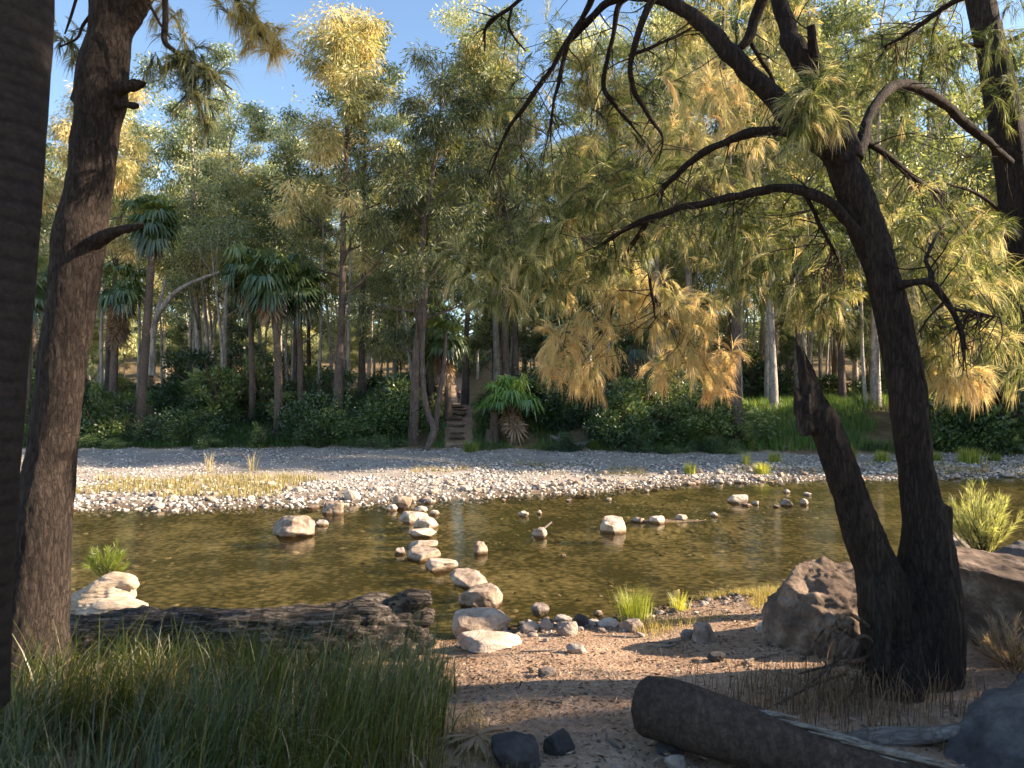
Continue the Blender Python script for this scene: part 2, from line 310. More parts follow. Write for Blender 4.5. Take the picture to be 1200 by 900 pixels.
def ground_mat():
    m, nt, ns, ln = mat('ground_material')
    tc = N(ns, 'ShaderNodeTexCoord')
    def A(nm): return N(ns, 'ShaderNodeAttribute', attribute_name=nm)
    n1 = N(ns, 'ShaderNodeTexNoise', _Scale=1.4, _Detail=8., _Roughness=.65); ln.new(tc.outputs['Object'], n1.inputs['Vector'])
    n2_ = N(ns, 'ShaderNodeTexNoise', _Scale=22., _Detail=6., _Roughness=.7); ln.new(tc.outputs['Object'], n2_.inputs['Vector'])
    vo = N(ns, 'ShaderNodeTexVoronoi', _Scale=9.); ln.new(tc.outputs['Object'], vo.inputs['Vector'])
    vo2 = N(ns, 'ShaderNodeTexVoronoi', _Scale=38.); ln.new(tc.outputs['Object'], vo2.inputs['Vector'])
    mix = N(ns, 'ShaderNodeMath', operation='MULTIPLY_ADD'); ln.new(n2_.outputs['Fac'], mix.inputs[0]); mix.inputs[1].default_value = .55
    h = N(ns, 'ShaderNodeMath', operation='MULTIPLY'); ln.new(n1.outputs['Fac'], h.inputs[0]); h.inputs[1].default_value = .5; ln.new(h.outputs[0], mix.inputs[2])
    dirt = ramp(ns, [(.3, (.15, .088, .052)), (.5, (.34, .225, .15)), (.68, (.55, .40, .28))]); ln.new(mix.outputs[0], dirt.inputs[0])
    gravel = ramp(ns, [(.3, (.16, .13, .105)), (.5, (.31, .265, .225)), (.68, (.5, .45, .39))]); ln.new(mix.outputs[0], gravel.inputs[0])
    floor = ramp(ns, [(.3, (.04, .035, .018)), (.5, (.13, .095, .05)), (.7, (.33, .23, .13))]); ln.new(mix.outputs[0], floor.inputs[0])
    bedc = ramp(ns, [(0., (.80, .57, .26)), (.42, (.42, .31, .115)), (.8, (.10, .09, .027))]); 
    bm = N(ns, 'ShaderNodeMath', operation='MULTIPLY_ADD'); ln.new(vo.outputs['Distance'], bm.inputs[0]); bm.inputs[1].default_value = .7
    n3 = N(ns, 'ShaderNodeTexNoise', _Scale=.55, _Detail=4., _Distortion=.5); ln.new(tc.outputs['Object'], n3.inputs['Vector'])
    h3 = N(ns, 'ShaderNodeMath', operation='MULTIPLY_ADD'); ln.new(n3.outputs['Fac'], h3.inputs[0]); h3.inputs[1].default_value = 1.3; h3.inputs[2].default_value = -1.0
    h2 = N(ns, 'ShaderNodeMath', operation='MULTIPLY_ADD'); ln.new(n1.outputs['Fac'], h2.inputs[0]); h2.inputs[1].default_value = 1.3; ln.new(h3.outputs[0], h2.inputs[2])
    ln.new(h2.outputs[0], bm.inputs[2]); ln.new(bm.outputs[0], bedc.inputs[0])
    def mx(fac, a, b):
        x = N(ns, 'ShaderNodeMixRGB'); ln.new(fac, x.inputs[0]); ln.new(a, x.inputs[1]); ln.new(b, x.inputs[2]); return x.outputs[0]
    c = mx(A('gravel').outputs['Fac'], dirt.outputs[0], gravel.outputs[0])
    c = mx(A('forest').outputs['Fac'], c, floor.outputs[0])
    c = mx(A('bed').outputs['Fac'], c, bedc.outputs[0])
    wet = N(ns, 'ShaderNodeMixRGB', blend_type='MULTIPLY'); ln.new(A('wet').outputs['Fac'], wet.inputs[0]); ln.new(c, wet.inputs[1]); wet.inputs[2].default_value = (.42, .36, .28, 1)
    hh = N(ns, 'ShaderNodeMath', operation='MULTIPLY_ADD'); ln.new(vo2.outputs['Distance'], hh.inputs[0]); hh.inputs[1].default_value = -.5; ln.new(n2_.outputs['Fac'], hh.inputs[2])
    bp = N(ns, 'ShaderNodeBump', _Strength=.8, _Distance=.03); ln.new(hh.outputs[0], bp.inputs['Height'])
    p = N(ns, 'ShaderNodeBsdfPrincipled', _Roughness=.95); p.inputs['Specular IOR Level'].default_value = .15
    ln.new(wet.outputs[0], p.inputs['Base Color']); ln.new(bp.outputs[0], p.inputs['Normal'])
    o = N(ns, 'ShaderNodeOutputMaterial'); ln.new(p.outputs[0], o.inputs[0]); return m
def water_mat():
    m, nt, ns, ln = mat('water_material')
    tc = N(ns, 'ShaderNodeTexCoord'); mp = N(ns, 'ShaderNodeMapping'); mp.inputs['Scale'].default_value = (1, 1.5, 1); ln.new(tc.outputs['Object'], mp.inputs[0])
    a = N(ns, 'ShaderNodeTexNoise', _Scale=7., _Detail=4., _Roughness=.55); ln.new(mp.outputs[0], a.inputs['Vector'])
    b = N(ns, 'ShaderNodeTexNoise', _Scale=1.2, _Detail=2.); ln.new(mp.outputs[0], b.inputs['Vector'])
    s = N(ns, 'ShaderNodeMath', operation='MULTIPLY_ADD'); ln.new(b.outputs['Fac'], s.inputs[0]); s.inputs[1].default_value = 2.; ln.new(a.outputs['Fac'], s.inputs[2])
    bp = N(ns, 'ShaderNodeBump', _Strength=.13, _Distance=.03); ln.new(s.outputs[0], bp.inputs['Height'])
    fr = N(ns, 'ShaderNodeFresnel', _IOR=1.25); 
    tr = N(ns, 'ShaderNodeBsdfTransparent'); tr.inputs[0].default_value = (.98, .95, .82, 1)
    gl = N(ns, 'ShaderNodeBsdfGlossy', _Roughness=.03); gl.inputs[0].default_value = (1, .98, .92, 1); ln.new(bp.outputs[0], gl.inputs['Normal'])
    mx = N(ns, 'ShaderNodeMixShader'); fm = N(ns, 'ShaderNodeMath', operation='MULTIPLY'); ln.new(fr.outputs[0], fm.inputs[0]); fm.inputs[1].default_value = .82; ln.new(fm.outputs[0], mx.inputs[0]); ln.new(tr.outputs[0], mx.inputs[1]); ln.new(gl.outputs[0], mx.inputs[2])
    df = N(ns, 'ShaderNodeBsdfDiffuse'); df.inputs[0].default_value = (.22, .15, .05, 1); m0 = N(ns, 'ShaderNodeMixShader', _Fac=.06)
    ln.new(tr.outputs[0], m0.inputs[1]); ln.new(df.outputs[0], m0.inputs[2]); ln.new(m0.outputs[0], mx.inputs[1])
    o = N(ns, 'ShaderNodeOutputMaterial'); ln.new(mx.outputs[0], o.inputs[0]); return m

# ------------------------------------------------------------------ ground sheet
def axis(parts):
    out = []
    for a, b, s in parts: out.append(np.arange(a, b, s))
    return np.concatenate(out+[[parts[-1][1]]])
xs = axis([(-600, -120, 40), (-120, -40, 4), (-40, -12, .5), (-12, 13, .07), (13, 40, .5), (40, 120, 4), (120, 600, 40)])
ys = axis([(-60, -10, 5), (-10, 1.5, .5), (1.5, 11, .06), (11, 28, .13), (28, 36, .1), (36, 60, .5), (60, 200, 2), (200, 900, 40)])
X, Y = np.meshgrid(xs, ys); Z = terrain(X, Y)
nx, ny = len(xs), len(ys); V = np.stack([X.ravel(), Y.ravel(), Z.ravel()], 1)
i = np.arange(ny-1)[:, None]*nx; j = np.arange(nx-1)[None]
fc = np.stack([i+j, i+j+1, i+nx+j+1, i+nx+j], -1).reshape(-1, 4)
g_mb = MB(); g_mb.add(V, fc); gme = g_mb.mesh('ground', ground_mat())
w_ = n2(X, Y, .9, 3, 31)*.5
def attr(nm, val):
    a = gme.attributes.new(nm, 'FLOAT', 'POINT'); a.data.foreach_set('value', np.clip(val, 0, 1).ravel().astype(np.float32))
attr('bed', sstep(.01, -.03, Z)*(Y > 3)*(Y < 27))
attr('wet', sstep(.10, .02, Z+.03*w_)*(Z > -.03)*(Y > 3)*(Y < 27))
attr('gravel', sstep(12, 13, Y)*sstep(29.2, 28.4, Y+w_))
attr('forest', sstep(28.6, 29.3, Y+w_)*(1-.8*sstep(1.0, .5, np.abs(X-path_x(Y)+.3*w_))))
tag(link('ground', gme), kind='structure')
wm = MB(); wm.add([(-60, 4, 0), (60, 4, 0), (60, 27, 0), (-60, 27, 0)], [[0, 1, 2, 3]])
tag(wm.build('water', water_mat()), kind='structure')

# ------------------------------------------------------------------ rocks
_ico = {}
def ico(sub):
    if sub not in _ico:
        import bmesh
        bm = bmesh.new(); bmesh.ops.create_icosphere(bm, subdivisions=sub, radius=1)
        v = np.array([x.co[:] for x in bm.verts]); f = np.array([[q.index for q in p.verts] for p in bm.faces]); bm.free(); _ico[sub] = (v, f)
    return _ico[sub]
def rock_verts(seed, dims, sub=4, cuts=9, rough=.12, boxy=.55):
    g = rs(seed); v, f = ico(sub); v = v.copy()
    v = v*(1+.22*fbm(v*1.1+seed*3.1, 2, seed)[:, None])
    for k in range(cuts):
        n = unit(1, g)[0]; 
        if k == 0: n = np.array([.1*g.normal(), .1*g.normal(), 1.]); n /= np.linalg.norm(n)
        d = g.uniform(boxy, boxy+.3); s = v@n; ex = np.maximum(s-d, 0); v = v-n*(ex*.88)[:, None]
    v = v+v*(rough*fbm(v*2.6+seed, 5, seed+3, .55))[:, None]
    v = v/np.abs(v).max(0)
    return v*np.array(dims)*.5, f
def rock(name, px, py, wpx, hpx, label, seed, m='rock_pale', depth=None, dz=1., sub=4, cat='rock', group=None, rz=None, sink=.55, cuts=9, Yd=None, rough=.12):
    """px, py is the middle of the foot of the rock in the photograph"""
    p = hit(px, py); 
    if Yd: p = P(px, py, Yd)
    w = wpx/F*p[1]; h = hpx/F*p[1]; d = (depth or .8)*w
    v, f = rock_verts(seed, (w, d, h*.9*(1+sink)*dz), sub, cuts, rough)
    v[:, 2] += h*(1+sink)*dz*.5-h*sink
    mb = MB(); mb.add(v, f)
    o = mb.build(name, M[m], None, True, (p[0], p[1]+d*.35, p[2]))
    if rz is not None: o.rotation_euler = (0, 0, rz)
    return tag(o, label, cat, group)
SS = [  # stepping stones: middle, foot, width, height
 (485,613,37,15,'far pale stepping stone nearest the pebble bank'),
 (499,621,31,15,'rounded pale stepping stone second from the pebble bank'),
 (494,631,35,12,'low wide stepping stone third from the pebble bank'),
 (493,645,38,13,'flat speckled stepping stone fourth from the pebble bank'),
 (495,658,41,15,'mottled stepping stone with a small grey stone at its left'),
 (513,671,45,17,'pointed pale stepping stone sixth from the pebble bank'),
 (544,690,54,21,'flat topped stepping stone in the middle of the near half of the line'),
 (563,713,53,25,'domed tan stepping stone just beyond the largest one'),
 (557,747,84,33,'largest stepping stone, broad and smooth, at the near shore'),
 (573,763,80,16,'flat slab stepping stone set in the dirt at the near shore')]
for k, (a, b, w, h, l) in enumerate(SS):
    rock('stepping_stone', a, b, w, h, l, 40+k*7, 'rock_pale', depth=.95 if k < 8 else .75, sub=5, cat='stepping stone', rz=0, rough=.12, cuts=9)
RK = [
 (340,630,56,26,'large two-humped pale rock left of the stepping stones','rock_pale'),
 (377,616,18,8,'small low pale stone touching the large two-humped rock','rock_pale'),
 (389,603,26,18,'upright pale block rock in the water behind the two-humped rock','rock_pale'),
 (412,586,22,14,'pale round rock at the pebble bank edge left of the stepping stones','rock_pale'),
 (471,597,24,20,'stacked pale rock where the stepping stones meet the pebble bank','rock_pale'),
 (494,601,17,9,'small pale rock at the far end of the stepping stone line','rock_pale'),
 (509,604,12,7,'small round stone right of the far end of the stepping line','rock_pale'),
 (481,588,16,9,'pale rock on the pebble edge behind the stepping stones','rock_pale'),
 (503,590,13,8,'grey cobble in the shallows behind the stepping stones','rock_grey'),
 (458,599,14,9,'dark tan rock beside the far end of the stepping stones','rock_grey'),
 (722,625,36,23,'white domed rock alone in mid stream with a dark shadow','rock_pale'),
 (562,650,19,18,'small peaked pale rock right of the stepping stones','rock_pale'),
 (633,631,20,13,'pinkish white rock with a broken stick across it','rock_pale'),
 (614,606,13,7,'small white stone in mid stream left of its smaller neighbour','rock_pale'),
 (632,603,7,6,'tiny white stone standing in mid stream','rock_pale'),
 (660,653,7,5,'tiny tan stone alone in the shallows','rock_pale'),
 (666,588,8,4,'tiny dark stone near the pebble bank','rock_grey'),
 (590,588,6,5,'tiny pale stone near the pebble bank right of the crossing','rock_pale'),
 (758,577,7,4,'tiny white stone near the far edge of the water','rock_pale'),
 (713,587,8,4,'flat tan pebble stone behind the white domed rock','rock_grey'),
 (750,613,18,7,'low pale stone just right of the white domed rock','rock_pale'),
 (772,614,20,9,'broad pale stone on the near end of the shoal','rock_pale'),
 (799,610,16,9,'pale stone pile piece on the sand shoal','rock_pale'),
 (838,606,10,6,'small pale stone near the far tip of the shoal','rock_pale'),
 (866,590,25,13,'white wedge shaped rock in the water on the right','rock_pale'),
 (877,594,13,4,'flat white stone in front of the white wedge rock','rock_pale'),
 (886,592,9,5,'small grey stone right of the white wedge rock','rock_grey'),
 (911,595,11,4,'low dark stone between the white wedge rock and the trunk','rock_grey'),
 (924,594,16,9,'two toned grey rock left of the split trunk','rock_grey'),
 (944,592,11,8,'small white block rock left of the broken trunk','rock_pale'),
 (923,578,11,5,'grey stone in the water near the right pebble bank','rock_grey'),
 (947,581,10,5,'dark grey stone behind the broken trunk','rock_grey'),
 (468,650,14,10,'small grey stone beside the mottled stepping stone','rock_grey'),
 (558,745,32,13,'small tan rock in front of the largest stepping stone','rock_pale'),
 (635,721,25,15,'grey pyramid rock at the near shoreline','rock_grey'),
 (623,742,22,15,'pinkish round rock on the dirt right of the largest stepping stone','rock_grey'),
 (641,739,20,14,'dark rock between two round shore rocks','rock_grey'),
 (661,730,22,10,'flat topped rock at the water edge','rock_grey'),
 (664,746,28,17,'tan shore rock with grass at its foot','rock_grey'),
 (681,735,20,15,'dark upright rock at the near shoreline','rock_blue'),
 (702,722,12,6,'small light stone at the water edge left of the grass tuft','rock_pale'),
 (713,737,24,14,'dark rounded rock left of the bright grass tuft','rock_grey'),
 (741,741,30,14,'low brown rock under the bright grass tuft','rock_grey'),
 (677,766,26,11,'dark flat stone in the trampled dirt','rock_grey'),
 (641,794,24,10,'low stone at the edge of the foreground shade','rock_grey'),
 (625,789,12,7,'small pale stone touching the stone at the shade edge','rock_pale'),
 (826,754,32,27,'pale sunlit rock on the dirt left of the big tree','rock_pale'),
 (806,750,16,14,'dark stone leaning on the pale sunlit rock','rock_grey'),
 (936,726,28,30,'pale slanted stone against the brown boulder','rock_grey'),
 (899,742,26,12,'brown stone half buried on the near bank','rock_grey'),
 (842,776,24,11,'dark grey stone in the shade of the near bank','rock_blue'),
 (604,905,62,40,'smooth dark rock at the bottom edge of the photo','rock_blue'),
 (655,885,40,26,'rounded dark rock beside the smooth one at the bottom edge','rock_blue'),
 (790,888,40,16,'grey flat rock under the end of the fallen palm log','rock_blue'),
 (793,905,26,22,'light grey rock at the bottom edge under the palm log','rock_grey'),
 (1128,668,60,50,'pale rock behind the small feathery shrub','rock_grey'),
]
for k, (a, b, w, h, l, m_) in enumerate(RK):
    rock('river_rock' if k < 31 else 'shore_rock', a, b, w, h, l, 300+k*5, m_, sub=5 if w > 22 else 4, rz=0, rough=.17, cuts=12)
st = P(634, 630, hit(633, 631)[1]); mb = MB()
tube(mb, [st+[-.28, .05, -.12], st+[.05, .1, .14], st+[.2, .12, .26]], [.018, .022, .015], 7, 10, .3, 9)
tag(mb.build('driftwood_stick', M['pale_wood']), 'short bleached stick propped across a small rock in mid stream', 'stick')

def boulder(name, c, dims, label, seed, m, rz=0, sub=6, cuts=18, rough=.14, boxy=.42, tilt=(0, 0), strata=0):
    v, f = rock_verts(seed, dims, sub, cuts, rough, boxy)
    d = fbm(v*5+seed, 5, seed+5, .6); nrm = v/np.linalg.norm(v, axis=1)[:, None]
    v = v+nrm*(.075*d)[:, None]
    if strata: v = v+nrm*(strata*np.abs(fbm(np.stack([v[:, 0]*.8, v[:, 1]*.8, v[:, 2]*7+v[:, 0]], 1), 3, seed+8)))[:, None]
    mb = MB(); mb.add(v, f); o = mb.build(name, M[m], None, True, c); o.rotation_euler = (tilt[0], tilt[1], rz)
    return tag(o, label, 'boulder')
boulder('boulder', (2.72, 5.85, .45), (1.15, 1.1, 1.1), 'brown boulder at the left foot of the big forked tree', 14, 'rock_big', .2, strata=.05, tilt=(.1, -.1), cuts=9, boxy=.6)
boulder('boulder', (4.25, 5.9, .5), (2.0, 1.9, 1.3), 'large flat topped boulder with a dark undercut right of the big tree', 23, 'rock_big', -.1, strata=.08, tilt=(.06, .1))
boulder('boulder', (2.98, 3.66, .56), (1.5, 1.35, 1.08), 'blue grey boulder filling the bottom right corner', 37, 'rock_blue', .4, tilt=(0, .25))
boulder('boulder', (6.1, 8.0, .45), (1.7, 1.3, .75), 'low dark boulder at the right edge behind the flat topped one', 51, 'rock_blue', .2)

# ------------------------------------------------------------------ cobbles (stuff + the larger ones one by one)
def scatter_stones(mb, x, y, s, g, sub=1, flat=.65, zoff=.2, tint=(-.35, .35), zmin=None):
    tv = []; 
    for k in range(10):
        v, f = rock_verts(900+k, (1, g.uniform(.65, .95), flat), sub, 6, .12, .5); tv.append(v)
    _, f = ico(sub); nv = len(tv[0]); z = terrain(x, y); n = len(x)
    if zmin is not None: z = np.maximum(z, zmin)
    a = g.uniform(0, 2*np.pi, n); idx = g.randint(0, 10, n); v = np.stack(tv)[idx]*s[:, None, None]
    c, sn = np.cos(a)[:, None], np.sin(a)[:, None]
    v = np.stack([v[..., 0]*c-v[..., 1]*sn, v[..., 0]*sn+v[..., 1]*c, v[..., 2]], -1)
    tl = g.normal(0, .25, n)[:, None]; v[..., 2] += v[..., 0]*tl
    v += np.stack([x, y, z+s*flat*zoff], 1)[:, None]
    ff = (f[None]+(np.arange(n)*nv)[:, None, None]).reshape(-1, 3)
    mb.add(v.reshape(-1, 3), ff, np.repeat(g.uniform(tint[0], tint[1], n), len(f)))
g = rs(5)
n = 32000; x = g.uniform(-19, 26, n); y = g.uniform(14.6, 29, n)
e = y-np.interp(x, FX, FY); strip = np.where(x < -3, 4.6, np.where(x > 3, 4.5, 6.5))
patch = n2(x, y, .5, 3, 77)
keep = (e > -.5) & (g.uniform(size=n) < np.where(e < strip+1.2*patch, 1., .34+.3*(patch > .1))) & ~((patch < -.25) & (e > 1.2) & (g.uniform(size=n) < .75))
x, y, e, strip = x[keep], y[keep], e[keep], strip[keep]; s = .05+.13*g.beta(1.5, 3.5, len(x))*np.where(e < strip, 1, .55)
mb = MB(); scatter_stones(mb, x, y, s, g, 1, .65, .22)
tag(mb.build('cobble_bank', M['cobble'], smooth=True), 'pale river cobbles heaped along the far edge of the water', 'cobbles', kind='stuff')
n = 7000; x = g.uniform(-13, 18, n); y = g.uniform(7, 22, n); e = np.minimum(y-np.interp(x, NX, NY), np.interp(x, FX, FY)-y); keep = e > -.2
keep &= g.uniform(size=n) < np.clip(.25+2.2*n2(x, y, .45, 3, 66), .06, 1); x, y = x[keep], y[keep]; s = .06+.24*g.beta(1.1, 4, len(x))
mb = MB(); z_ = terrain(x, y); scatter_stones(mb, x, y, s*np.where(z_ < -.08, 1, .6), g, 1, .34, .02, (-.2, .3))
tag(mb.build('streambed_stones', M['bedstone']), 'algae stained stones on the bed of the creek', 'stones', kind='stuff')
n = 9000; x = g.uniform(-1.2, 4.5, n); y = g.uniform(2.6, 9, n); e = np.interp(x, NX, NY)-y; keep = (e > -.3) & (g.uniform(size=n) < .25+.75*(n2(x, y, .8, 3, 12) > .05)) & ((x > -.6) | (y > 5))
x, y = x[keep], y[keep]; s = .008+.05*g.beta(1., 6, len(x))
mb = MB(); scatter_stones(mb, x, y, s, g, 1, .6, .2, (-.4, .2))
n = 420; x = g.uniform(-.5, 2.9, n); y = np.interp(x, NX, NY)-g.beta(1, 3, n)*1.5+.1; scatter_stones(mb, x, y, .03+.13*g.beta(1, 3.5, n), g, 2, .6, .2, (-.35, .3))
tag(mb.build('bank_pebbles', M['rock_grey']), 'small stones and pebbles on the dirt of the near bank', 'pebbles', kind='stuff')
cob = []
for k in range(8):
    v, f = rock_verts(700+k, (1, .8, .68), 3, 8, .1, .5); mb = MB(); mb.add(v, f); cob.append(mb.mesh('cobble', M['rock_pale']))
for k in range(110):
    xx = g.uniform(-14, 17); ee = g.uniform(-.5, 3.2); yy = np.interp(xx, FX, FY)+ee
    if abs(xx+2.7) < .3: continue
    o = link('cobble', cob[k % 8], None, (xx, yy, max(gz(xx, yy), -.1)+.05)); sc = g.uniform(.17, .34); o.scale = (sc, sc, sc*g.uniform(.7, 1.1)); o.rotation_euler = (0, g.uniform(-.2, .2), g.uniform(0, 6))
    tag(o, 'larger pale cobble among the pebbles along the far edge of the water', 'cobble', 'larger cobbles of the far pebble bank')
# ------------------------------------------------------------------ trees of the forest
def limb_path(p0, d0, L, g, up=.25, wob=.14, n=6):
    pts = [np.array(p0, float)]; d = np.array(d0, float); d /= np.linalg.norm(d)
    for k in range(n-1):
        d = d+g.normal(0, wob, 3)+np.array([0, 0, up/n]); d /= np.linalg.norm(d); pts.append(pts[-1]+d*L/(n-1))
    return np.array(pts)
def make_tree(seed, H, r0, kind, clear=.45, spread=.2, nl=14, dens=1., leafsz=1., lean=0., bark=None, fork=None):
    g = rs(seed); tr = MB(); cr = MB()
    hh = np.linspace(0, 1, 9); w = np.cumsum(g.normal(0, .012*H, (9, 2)), 0)*(hh[:, None]); w = w+np.array([[lean*H, 0]])*hh[:, None]**1.3
    tp = np.column_stack([w, hh*H]); tr_r = r0*(1-.86*hh**.85); tr_r[0] *= 1.25
    tube(tr, tp, tr_r, 10, 30, .1, 1.5, seed)
    ctr = []; R0 = spread*H
    for k in range(nl):
        t = clear+(.97-clear)*(k+g.uniform(0, .8))/nl; q = np.array([np.interp(t, hh, tp[:, a]) for a in range(3)])
        az = k*2.4+g.uniform(-.5, .5); u = (t-clear)/(1-clear)
        if kind == 'gum': el = g.uniform(.5, 1.05); L = R0*(1.15-.55*u)*g.uniform(.7, 1.2); up = .5
        else: el = g.uniform(.2, .75); L = R0*(1.1-.8*u)*g.uniform(.6, 1.15)+.3; up = .25
        d = [math.cos(az)*math.cos(el), math.sin(az)*math.cos(el), math.sin(el)]
        lp = limb_path(q, d, L, g, up); rr = np.interp(t, hh, tr_r)*.5
        tube(tr, lp, np.linspace(rr, rr*.25, len(lp)), 6, 10, .08, 2., seed+k)
        ctr.append((lp[-1], .9))
        for s in range(g.randint(3, 6)):
            f = g.uniform(.35, .97); i_ = f*(len(lp)-1); a = int(i_); b = lp[a]+(lp[min(a+1, len(lp)-1)]-lp[a])*(i_-a)
            dd = lp[-1]-lp[0]; dd = dd/np.linalg.norm(dd)+g.normal(0, .75, 3)+[0, 0, .25]
            sp = limb_path(b, dd, L*g.uniform(.3, .55), g, up, .2, 4)
            tube(tr, sp, np.linspace(rr*.35, .012, 4), 4, 5, caps=False)
            ctr.append((sp[-1], 1.)); 
            if g.uniform() < .5: ctr.append((sp[2]+g.normal(0, .3, 3), .75))
    for c, q in ctr:
        if g.uniform() < .08: continue
        if kind == 'gum':
            n = int(210*dens*q*g.uniform(.5, 1.2)); rad = np.array([.95, .95, .55])*q*(H/20)**.5*g.uniform(.7, 1.15)
            o = unit(n, g)*(g.uniform(.05, 1, n)**.5)[:, None]; p = c+o*rad
            d = o*.6+g.normal(0, .5, (n, 3))+[0, 0, -.55]
            t = .28+.42*g.uniform()+.1*o[:, 2]+g.normal(0, .13, n)
            leaves(cr, p, d, g.uniform(.14, .30, n)*leafsz, g.uniform(.05, .10, n)*leafsz*1.2, t, g)
        else:
            n = int(240*dens*q*g.uniform(.5, 1.2)); rad = np.array([.85, .85, .65])*q*(H/20)**.5*g.uniform(.7, 1.2)
            o = unit(n, g)*(g.uniform(.02, 1, n)**.6)[:, None]; p = c+o*rad
            d = o*1.+g.normal(0, .3, (n, 3))+[0, 0, -.7]
            t = .22+.5*g.uniform()+g.normal(0, .12, n)
            leaves(cr, p, d, g.uniform(.22, .42, n)*leafsz, g.uniform(.024, .045, n)*leafsz*1.35, t, g)
    bk = M[bark or ('bark_gum' if kind == 'gum' else 'bark_far')]
    return tr.mesh('trunk', bk), cr.mesh('crown', M['leaf_gum' if kind == 'gum' else 'leaf_oak'])
def plant(name, meshes, loc, label, cat='tree', group=None, rz=0, sc=1):
    t = thing(name, loc, label, cat, group, rz, sc)
    link('trunk', meshes[0], t); link('crown', meshes[1], t); return t
g = rs(21)
GUM = [make_tree(60+k, 20+1.5*(k % 3), .2+.03*(k % 3), 'gum', [.22, .38, .28, .45, .18, .33][k], [.17, .2, .23, .16, .2, .22][k], 15, 1.) for k in range(6)]
GUMD = [make_tree(70+k, 20, .22, 'gum', .4, .2, 14, .9, bark='bark_far') for k in range(2)]
OAK = [make_tree(80+k, 20, .24, 'oak', [.3, .22, .4, .28][k], [.15, .18, .17, .2][k], 20, 1.) for k in range(4)]
YOUNG = [make_tree(95+k, 8, .07, 'gum', .15, .22, 12, .7, .85, bark='bark_far') for k in range(2)]
def base(px, Y): 
    x = (px-600)/F*Y; return (x, Y, gz(x, Y)-.08)
g = rs(34)
for k in range(9):      # treads of the steps up the far bank
    yy = 28.9+k*.52; xx = float(path_x(np.array([yy]))[0])+g.normal(0, .04); v, f = rock_verts(820+k, (.78, .34, .16), 4, 8, .06, .5); mb = MB(); mb.add(v, f)
    tag(mb.build('stone_step', M['rock_big'], None, True, (xx, yy, gz(xx, yy+.1)+.02)), 'worn stone tread of the narrow steps climbing the far bank', 'step', 'treads of the far steps')
# trees on the far bank that one can tell apart
SPEC = [
 (395,31.2,.97,OAK[0],'river_oak','tall straight river oak standing alone on the far bank left of the path',.3),
 (484,29.6,.85,OAK[1],'river_oak','pale grey trunked river oak right at the left edge of the far path',1.7),
 (594,33.6,.9,OAK[2],'river_oak','dark river oak rising behind the small sunlit palm',2.9),
 (604,34.2,.9,GUMD[0],'gum_tree','twin trunk beside the dark river oak behind the small sunlit palm',.4),
 (863,30.3,1.15,OAK[3],'river_oak','thick flared river oak trunk on the grassy bank left of the broken trunk',4.1),
 (907,33.5,.98,GUM[0],'gum_tree','slim pale gum leaning just left of the broken trunk',5.2),
 (901,36,1.,GUM[3],'gum_tree','smooth bluish white gum behind the slim leaning one',1.1),
 (987,36,.85,OAK[1],'river_oak','dark leaning trunk seen between the broken trunk and the main stem',3.3),
 (1026,35,.95,GUM[2],'gum_tree','white gum with a dark foot seen just left of the big main stem',2.2),
 (424,38,.98,GUMD[1],'gum_tree','grey gum with twisted stem behind the straight river oak',.9),
 (232,40,.95,GUM[4],'gum_tree','pale gum standing between the tall palm and the palm cluster',5.8),
 (262,37,.75,GUM[1],'gum_tree','white stemmed gum behind the dark bushes left of the palm cluster',3.6),
 (700,35,.92,OAK[0],'river_oak','tall olive river oak behind the golden needle clumps',2.4),
 (770,37,.95,GUM[5],'gum_tree','large gum behind the right end of the golden needle clumps',1.4),
 (545,39,.85,OAK[3],'river_oak','bushy river oak closing the view above the path',.2),
 (95,33,.82,OAK[2],'river_oak','rusty river oak seen between the two near trunks on the left',1.2),
]
for px, Y_, sc, ms, nm, lb, rz in SPEC:
    plant(nm, ms, base(px, Y_), lb, 'tree', None, rz, (sc*1., sc*1., sc))
for k, (x, y) in enumerate(((23.5, 24.6), (24, 28.2), (28, 26.5), (33, 24.8), (34, 28.4), (40, 26.6), (47, 25.5), (48, 28.5))):  # off-frame row, added to throw shade across the far bar
    plant('river_oak', OAK[k % 4], (x, y, gz(x, y)-.1), 'river oak added beyond the right edge to shade the far shore', 'tree', 'river oaks added at the right for shade', k*1.3, (1.25, 1.25, 1.05))
g = rs(33)
def clear_path(x, y, r=1.6): return abs(x-float(path_x(np.array([float(y)]))[0])) > r
cells = []
for Y_ in (38.5, 44, 50, 57, 66, 77, 90, 104):
    half = Y_*.78+3; step = 5.4+(Y_-38)*.07; x = -half
    while x < half+ (12 if Y_ < 50 else 4):
        cells.append((x+g.uniform(-1.1, 1.1), Y_+g.uniform(-1.8, 1.8))); x += step*g.uniform(.8, 1.3)
for k, (x, y) in enumerate(cells):
    if not clear_path(x, y, 1.8): continue
    kind = g.uniform(); px = 600+x/y*F
    hmul = float(np.interp(px, [150, 330, 400, 500, 560, 640, 900], [.80, .80, .86, .80, .82, .90, 1.05]))*g.uniform(.82, 1.05)*(1+.006*(y-40))
    if kind < .72: ms, nm, lb, gr = GUM[g.randint(6)], 'gum_tree', 'pale trunked gum tree in the forest beyond the far bank', 'pale gums of the far forest'
    elif kind < .84: ms, nm, lb, gr = GUMD[g.randint(2)], 'gum_tree', 'grey trunked gum tree in the forest beyond the far bank', 'grey gums of the far forest'
    else: ms, nm, lb, gr = OAK[g.randint(4)], 'river_oak', 'rusty olive river oak in the forest beyond the far bank', 'river oaks of the far forest'
    plant(nm, ms, (x, y, gz(x, y)-.1), lb, 'tree', gr, g.uniform(0, 6.28), (hmul*g.uniform(.9, 1.1), hmul, hmul))
